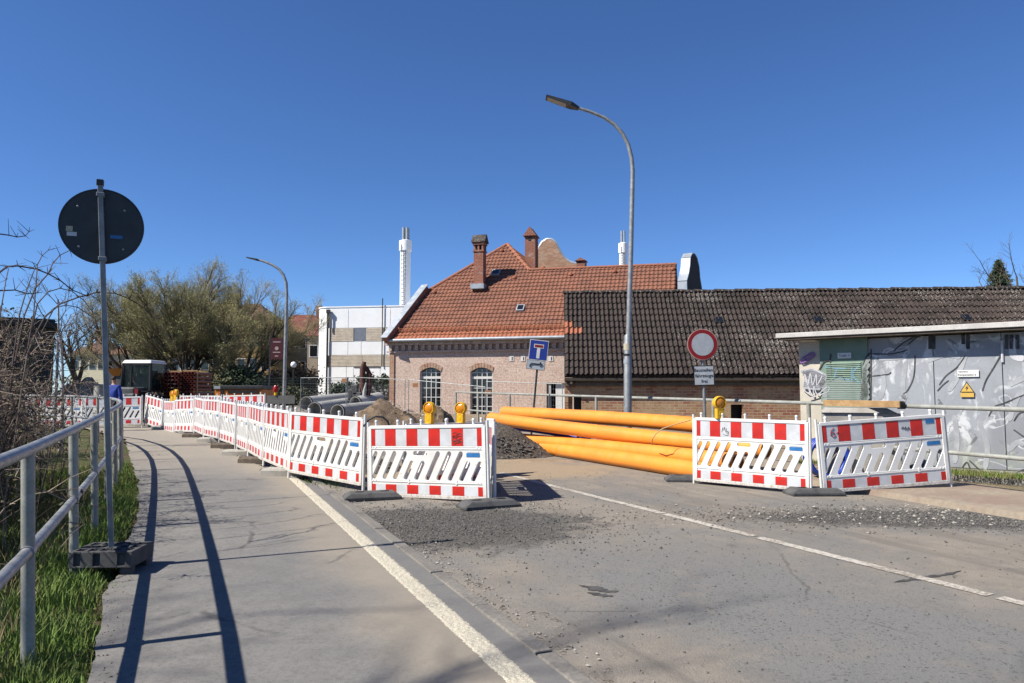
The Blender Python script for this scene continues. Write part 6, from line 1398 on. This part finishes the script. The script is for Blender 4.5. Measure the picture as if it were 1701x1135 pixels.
M_['evergreen'] = mat('dark evergreen leaves', (0.022, 0.042, 0.018), 0.8, (0.035, 0.06, 0.024), 2, lo=0.45, hi=0.55)
M_['fir'] = mat('fir needles', (0.022, 0.045, 0.022), 0.85, (0.035, 0.062, 0.03), 3, lo=0.45, hi=0.55)
def rot_about(d, ang, rg):
    o = d.orthogonal().normalized(); o.rotate(Matrix.Rotation(rg.uniform(0, 6.283), 3, d)); v = d.copy(); v.rotate(Matrix.Rotation(ang, 3, o)); return v
class Tree:
    def __init__(s, seed, kids, ang, lens, rads, up, wob, segs, sides): s.rg = random.Random(seed); s.kids = kids; s.ang = ang; s.lens = lens; s.rads = rads; s.up = up; s.wob = wob; s.segs = segs; s.sides = sides; s.wood = MB(); s.fine = MB(); s.tips = []; s.split = 3
    def grow(s, p, d, lev, scale=1.0):
        rg = s.rg; L = s.lens[lev] * scale * rg.uniform(0.75, 1.2); n = s.segs[lev]; pts = [p.copy()]; dirs = [d.copy()]
        for i in range(n):
            d = (d + Vector((rg.gauss(0, 1), rg.gauss(0, 1), rg.gauss(0, 1))) * s.wob[lev] + Vector((0, 0, s.up[lev]))).normalized(); p = p + d * (L / n); pts.append(p.copy()); dirs.append(d.copy())
        r0 = s.rads[lev] * scale; r1 = r0 * 0.42
        (s.wood if lev < s.split else s.fine).tube(pts, [r0 + (r1 - r0) * i / n for i in range(n + 1)], s.sides[lev], caps=False)
        if lev + 1 < len(s.lens):
            k = max(1, int(round(s.kids[lev] * rg.uniform(0.8, 1.2))))
            for i in range(k):
                f = 0.22 + 0.78 * (i + rg.random()) / k; j = min(n - 1, int(f * n)); q = pts[j].lerp(pts[j + 1], f * n - j)
                s.grow(q, rot_about(dirs[j], R(rg.uniform(*s.ang[lev])), rg), lev + 1, scale * rg.uniform(0.8, 1.1) * (1.15 - 0.45 * f))
        else: s.tips.append((pts[-1], pts[len(pts) // 2]))
def leaf_quads(b, pts, n, spread, size, rg):
    for _ in range(n):
        t = rg.choice(pts); f = rg.random(); c = t[0].lerp(t[1], f) + Vector((rg.gauss(0, spread), rg.gauss(0, spread), rg.gauss(0, spread)))
        a = Vector((rg.gauss(0, 1), rg.gauss(0, 1), rg.gauss(0, 1))).normalized(); q = a.orthogonal().normalized(); w = size * rg.uniform(0.6, 1.4); l = w * 1.7
        b.add([c - a * l / 2, c + q * w / 2, c + a * l / 2, c - q * w / 2], [(0, 1, 2, 3)])
def tree_thing(name, label, base, T, fine_mat, leaf=None, group=None, cat='tree', wood=None, fine_name='crown'):
    t = thing(name, label, cat, base, 0, group); T.wood.obj('trunk', wood or M_['bark'], t, world=True, sm=60)
    c = T.fine.obj(fine_name, fine_mat, t, world=True)
    if leaf:
        b = MB(); leaf_quads(b, T.tips, leaf[1], leaf[2], leaf[3], T.rg); b.obj('foliage', leaf[0], t, world=True)
    return t
def willow(label, px, Y, H, seed, stems, spread=(18, 52), lw=5000):
    p = at(px, 650, Y); base = Vector((p.x, Y, gz(p.x, Y))); k = H / 11.0
    T = Tree(seed, (9, 8, 7, 7), ((18, 42), (18, 40), (14, 40), (12, 40)), (7.4 * k, 3.9 * k, 2.3 * k, 1.45 * k, 1.15 * k), (0.17, 0.07, 0.034, 0.019, 0.011), (0.05, 0.09, 0.10, 0.10, 0.07), (0.07, 0.10, 0.12, 0.13, 0.14), (7, 6, 4, 3, 2), (8, 6, 4, 3, 3))
    rg = T.rg; T.wood.tube([base - Vector((0, 0, .3)), base + Vector((0, 0, 0.7 * k))], [0.55 * k, 0.42 * k], 9, caps=False)
    for i in range(stems):
        a = 6.283 * (i + rg.uniform(-.3, .3)) / stems; e = R(rg.uniform(*spread)); T.grow(base + Vector((0, 0, 0.5 * k)), Vector((math.cos(a) * math.sin(e), math.sin(a) * math.sin(e), math.cos(e))), 0)
    return tree_thing('willow_tree', label, base, T, M_['willow_twig'], (M_['willow_bud'], lw * 2, 0.07, 0.042), 'leafless olive willows')
willow('broad leafless willow in the middle of the group behind the site', 318, 60.0, 11.0, 5, 9, (8, 58), 18000)
willow('left willow of the group, its crown reaching behind the round sign post', 236, 63.0, 10.2, 9, 9, (14, 62), 12000)
willow('right willow of the group, leaning towards the slender street lamp', 392, 62.0, 9.8, 14, 8, (8, 50), 12000)
def bare_tree(name, label, base, H, seed, wood=None, fine=None, levels=4, slim=False, group=None, r0=0.16):
    k = H / 9.0
    T = Tree(seed, (8, 7, 6), ((28, 55), (25, 55), (25, 55)), (5.5 * k, 3.0 * k, 1.6 * k, 0.8 * k)[:levels], (r0 * k, r0 * 0.4 * k, r0 * 0.18 * k, max(0.004, r0 * 0.08 * k))[:levels], (0.05, 0.10, 0.06, 0.04), (0.05, 0.14, 0.18, 0.2), (7, 6, 5, 3), (9, 6, 4, 3)); T.split = 1
    T.wood.tube([base - Vector((0, 0, .3)), base + Vector((0, 0, H * 0.18))], [r0 * 1.5 * k, r0 * 1.1 * k], 10, caps=False)
    for i in range(3 if not slim else 1):
        T.grow(base + Vector((0, 0, H * 0.17)), Vector((T.rg.uniform(-.35, .35), T.rg.uniform(-.35, .35), 1)).normalized() if not slim else Vector((0.02, 0, 1)).normalized(), 0)
    return tree_thing(name, label, base, T, fine or M_['twig'], wood=wood, group=group)
def bp(px, Y): p = at(px, 650, Y); return Vector((p.x, Y, gz(p.x, Y)))
bare_tree('bare_tree', 'bare dark tree above the far brown roofs left of the sign post', bp(128, 70), 9.3, 31, r0=0.2)
M_['birch'] = mat('white birch bark', (0.52, 0.50, 0.46), 0.8, (0.10, 0.09, 0.08), 9, lo=0.56, hi=0.64)
bare_tree('birch_tree', 'young birch with a thin white trunk at the edge of the brambles', on(at(103, 700, 18.0).x, 18.0), 4.6, 35, wood=M_['birch'], slim=True, r0=0.085)
bare_tree('roadside_tree', 'bare roadside tree standing beside the railing, out of view', Vector((-12.6, -2.2, gz(-12.6, -2.2))), 17.5, 41, r0=0.085)
bare_tree('bare_shrub', 'bare upright twigs showing above the middle of the barn ridge', bp(1402, 45) - Vector((0, 0, 0.5)), 8.6, 51, r0=0.055)
bare_tree('bare_shrub', 'bare branches above the barn ridge at the right picture edge', bp(1705, 42) - Vector((0, 0, 0.3)), 10.8, 53, r0=0.10)
bare_tree('bare_shrub', 'few bare twigs above the barn ridge left of the fir tree', bp(1606, 44) - Vector((0, 0, 0.3)), 8.7, 55, r0=0.05, slim=True)
# fir tree behind the barn
p = bp(1668, 52); t = thing('fir_tree', 'dark green fir tree top behind the right end of the barn', 'tree', p); rg = random.Random(61); Hf = at(1675, 432, 52).z - p.z
MB().tube([(0, 0, 0), (0, 0, Hf)], [0.2, 0.02], 8).obj('trunk', M_['bark'], t); b = MB()
for i in range(420):
    f = rg.random() ** 0.6; z = Hf * (0.25 + 0.74 * f); L = (1 - f) * 4.4 * rg.uniform(0.55, 1.15) + 0.06; a = rg.uniform(0, 6.283); tip = Vector((math.cos(a) * L, math.sin(a) * L, z - L * 0.12)); org = Vector((0, 0, z + 0.1)); d = tip - org
    for k in range(34):
        q = rg.random(); c = org + d * q + Vector((rg.gauss(0, .05), rg.gauss(0, .05), rg.gauss(0, .05))); s_ = 0.24 * (1 - q * .4); u = (d.normalized() + Vector((rg.gauss(0, .5), rg.gauss(0, .5), rg.gauss(0, .4)))).normalized(); w = u.orthogonal().normalized() * 0.055
        b.add([c - w, c + w, c + u * s_], [(0, 1, 2)])
b.obj('crown', M_['fir'], t)
# shrubs below the willows
def shrub(label, px, Y, w, h, m, seed, n=5200, size=0.13, name='shrub'):
    p = bp(px, Y); t = thing(name, label, 'shrub', p, 0, 'shrubs below the willows'); rg = random.Random(seed); b = MB(); s = MB()
    for i in range(40):
        a = rg.uniform(0, 6.283); e = rg.random() ** .5; tip = Vector((math.cos(a) * e * w / 2, math.sin(a) * e * w / 3, h * rg.uniform(.5, 1) * (1 - .45 * e * e))); s.tube([(0, 0, 0), tip * 0.5 + Vector((0, 0, h * .12)), tip], [0.03, 0.02, 0.008], 4, caps=False)
    s.obj('stems', M_['twig'], t); clumps = [(lambda a, e: Vector((math.cos(a) * e * w / 2, math.sin(a) * e * w / 3, h * rg.uniform(.15, .9) * (1 - .4 * e * e))))(rg.uniform(0, 6.283), rg.random() ** .5) for _ in range(46)]
    leaf_quads(b, [(c, c + Vector((0, 0, .1))) for c in clumps], n, min(w, h) * 0.09, size, rg); b.obj('leaves', m, t); return t
shrub('dark evergreen shrub under the right side of the willows', 402, 57, 3.6, 2.9, M_['evergreen'], 71)
shrub('olive shrub between the pipe stack and the evergreen shrub', 352, 56, 4.2, 2.3, M_['olive_leaf'], 72)
shrub('brown twiggy shrub in front of the ochre house', 445, 60, 3.6, 2.7, M_['dry_leaf'], 73); shrub('brown shrub beside the globe lamp', 500, 66, 3.2, 3.4, M_['dry_leaf'], 74); shrub('low olive hedge piece behind the green fence', 470, 53, 3.8, 1.5, M_['olive_leaf'], 75)
shrub('olive shrub right of the loader cab', 300, 58, 3.8, 2.7, M_['dry_leaf'], 77); shrub('dark hedge along the top of the gabion wall', 615, 50.5, 4.6, 2.25, M_['evergreen'], 79, n=6000)
# brambles on the bank left of the railing
def bramble(label, c, w, h, seed, canes=170, leaves=2600, lean=0.0):
    leaves = int(leaves * 0.9)
    base = on(c[0], c[1]); t = thing('bramble_bush', label, 'bush', base, 0, 'brambles left of the railing'); rg = random.Random(seed); s = MB(); d = MB(); tips = []
    for i in range(canes):
        a = rg.uniform(0, 6.283); o = Vector((rg.gauss(0, w * .22), rg.gauss(0, w * .22), 0)); L = rg.uniform(.5, 1.1); out = Vector((math.cos(a), math.sin(a), 0)) * w * 0.5 * rg.uniform(.3, 1.1); H = h * rg.uniform(.45, 1.05); pts = []
        for k in range(9):
            f = k / 8; z = H * (1 - (1 - min(1, f * 1.35)) ** 2) - (max(0, f - .6) ** 1.5) * H * rg.uniform(.3, 1.0); pts.append(o + out * f ** 1.2 + Vector((rg.gauss(0, .02), rg.gauss(0, .02), z)))
        r = rg.uniform(.004, .010); (s if rg.random() < .6 else d).tube(pts, [r * (1 - .6 * k / 8) for k in range(9)], 4, caps=False)
        for k in range(2, 9): tips.append((pts[k - 1], pts[k]))
        for _ in range(17):
            k = rg.randrange(1, 9); q = pts[k]; v = Vector((rg.gauss(0, 1), rg.gauss(0, 1), rg.gauss(.2, .7))).normalized() * rg.uniform(.12, .45); (s if rg.random() < .5 else d).tube([q, q + v * .5 + Vector((0, 0, .02)), q + v], [r * .5, r * .4, r * .25], 3, caps=False); tips.append((q, q + v))
    s.obj('canes', M_['cane'], t); d.obj('dark_canes', M_['cane_dark'], t)
    b = MB(); leaf_quads(b, tips, int(leaves * .7), 0.04, 0.021, rg); b.obj('dry_leaves', M_['dry_leaf'], t); b = MB(); leaf_quads(b, tips, int(leaves * .6), 0.045, 0.022, rg); b.obj('green_leaves', M_['olive_leaf'], t); return t
bramble('nearest bramble tangle at the left picture edge', (-5.75, 5.9), 2.2, 2.3, 81, leaves=3600)
bramble('bramble tangle second from the left edge, behind the second railing post', (-6.3, 7.6), 2.2, 3.0, 82, leaves=4400); bramble('bramble tangle in the middle of the bank', (-7.35, 9.3), 2.3, 3.1, 83, leaves=4600); bramble('bramble tangle near the birch', (-8.5, 11.2), 2.3, 2.5, 84, leaves=4600)
bramble('bramble tangle at the far end of the bank', (-10.0, 13.2), 2.6, 2.3, 85, leaves=4400); bramble('tall bramble tangle in front of the dark shed', (-9.2, 10.4), 3.2, 3.6, 86, canes=260, leaves=5200); bramble('low bramble tangle close behind the railing', (-11.2, 16.0), 2.4, 1.7, 87, leaves=3000)
t = bramble('high arching bramble canes against the sky at the left edge', (-7.2, 7.4), 2.6, 3.2, 88, canes=46, leaves=900)
b = MB()
for Y, r, pts in ((6.6, .010, [(-30, 480), (0, 452), (12, 443), (30, 442), (60, 447), (80, 455), (100, 466), (120, 482), (145, 492)]), (6.6, .008, [(-20, 486), (0, 483), (25, 482), (45, 488), (62, 487)]), (6.9, .008, [(25, 600), (40, 525), (58, 480), (80, 455), (88, 437), (100, 424), (116, 416)]), (6.4, .007, [(20, 610), (33, 520), (45, 480), (58, 446)]), (5.6, .006, [(-25, 386), (0, 389), (15, 391), (28, 394), (42, 392), (48, 385)]), (6.4, .006, [(-5, 560), (4, 500), (10, 465), (15, 443)]), (9.0, .012, [(40, 590), (75, 526), (100, 505), (130, 494), (160, 486), (190, 487), (215, 497), (240, 512), (258, 530)]),
                  (8.0, .008, [(50, 560), (62, 505), (80, 485), (100, 479), (120, 484), (140, 500), (155, 520)]), (7.4, .007, [(46, 580), (56, 520), (60, 470), (62, 440), (70, 425), (80, 416)]), (8.6, .008, [(60, 570), (90, 512), (110, 507), (130, 511), (150, 525)])):
    b.tube([at(px, py, Y + 0.1 * i) for i, (px, py) in enumerate(pts)], [r * (1 - .6 * i / len(pts)) for i in range(len(pts))], 5, caps=False)
    rg = random.Random(int(Y * 100) + len(pts))
    for i in range(2, len(pts)):
        for _ in range(3):
            q = at(pts[i][0], pts[i][1], Y + .1 * i); v = Vector((rg.gauss(0, 1), rg.gauss(0, .6), rg.gauss(.5, .8))).normalized() * rg.uniform(.03, .14); b.tube([q, q + v], [r * .5, r * .25], 3, caps=False)
b.obj('long_canes', M_['cane_dark'], t, world=True)

# grass on the verge and along the transformer wall: uncountable
def grass(name, n, place, m, hmin, hmax, seed):
    rr = random.Random(seed); b = MB(); V = b.v; Fc = b.f
    for _ in range(n):
        p = place(rr)
        if p is None: continue
        h = (hmin + (hmax - hmin) * rr.random() ** 1.6) * p[3]; a = rr.uniform(0, 6.283); w = rr.uniform(.0022, .0045) * (1 + h * 2); bx, by = math.cos(a), math.sin(a); l = rr.uniform(.1, .7) * h; c = rr.uniform(0, 6.283); lx, ly = math.cos(c) * l, math.sin(c) * l; o = len(V); x, y, z = p[:3]
        V += [(x - bx * w, y - by * w, z), (x + bx * w, y + by * w, z), (x + lx * .35 + bx * w * .8, y + ly * .35 + by * w * .8, z + h * .6), (x + lx * .35 - bx * w * .8, y + ly * .35 - by * w * .8, z + h * .6), (x + lx, y + ly, z + h)]; Fc += [(o, o + 1, o + 2, o + 3), (o + 3, o + 2, o + 4)]
    return tag(b.obj(name, m), kind='stuff')
def gm(name, c, c2):
    t = NT(name); k = t.mix(t.ramp(t.noise(2.2, 4), 0.4, 0.62), c, c2); k = t.mix(t.ramp(t.noise(60, 2), 0.4, 0.7, 0, 0.6), k, tuple(x * .55 for x in c)); t.col(k); t.rough(0.75); t.spec(0.3); return t.m
M_['grass'] = gm('fresh verge grass', (0.145, 0.24, 0.042), (0.20, 0.25, 0.065)); M_['grass_dry'] = gm('dry grass', (0.30, 0.24, 0.12), (0.22, 0.17, 0.085))
ply = [p[1] for p in PATH_LEFT]; plx = [p[0] for p in PATH_LEFT]
def edge_x(y): return float(np.interp(y, ply, plx))
def verge(rr):
    y = 2.2 + 12.5 * rr.random() ** 1.25; xe = edge_x(y); x = xe + 0.14 - 3.3 * rr.random() ** 1.25
    if x > xe - 0.05 and mnoise.noise(Vector((x * 4, y * 4, 7))) < 0.08: return None
    d = xe - x; k = min(1.0, max(.3, 0.40 + d * 1.6)) * (0.7 + 0.9 * mnoise.noise(Vector((x * 1.3, y * 1.3, 2))))
    return (x, y, gz(x, y) - 0.05, max(.25, k))
grass('grass', 110000, verge, M_['grass'], 0.05, 0.22, 91)
def verge_dry(rr):
    y = 2.4 + 12 * rr.random() ** 1.2; x = edge_x(y) - 0.5 - 3.0 * rr.random(); return (x, y, gz(x, y) - 0.05, 1.0)
grass('dry_grass', 9000, verge_dry, M_['grass_dry'], 0.06, 0.28, 92)
trF = Frame(tr)
def tr_edge(rr):
    q = trF.M @ Vector((rr.uniform(0, 7), -0.05 - abs(rr.gauss(0, .14)), 0)); return (q.x, q.y, 0.015 * q.y + 0.08, 1.0)
grass('grass', 7000, tr_edge, M_['grass'], 0.03, 0.12, 93); grass('dry_grass', 3000, tr_edge, M_['grass_dry'], 0.03, 0.12, 94)
def trench_weed(rr):
    q = gnd(545 + rr.gauss(0, 22), 800 + rr.gauss(0, 6)); return (q.x, q.y, q.z - .02, 1.0)
grass('grass', 900, trench_weed, M_['grass'], 0.03, 0.10, 95)
def far_grass(rr):
    q = gnd(rr.uniform(445, 650), rr.uniform(672, 684)); return (q.x, q.y, q.z - .05, 1.0)
def litter(rr):
    y = 3 + 9 * rr.random(); x = edge_x(y) + rr.gauss(0.0, .12); return (x, y, 0.015 * y + 0.012)
stones('leaf_litter', 1300, litter, M_['dry_leaf'], 0.002, 0.009, 96)
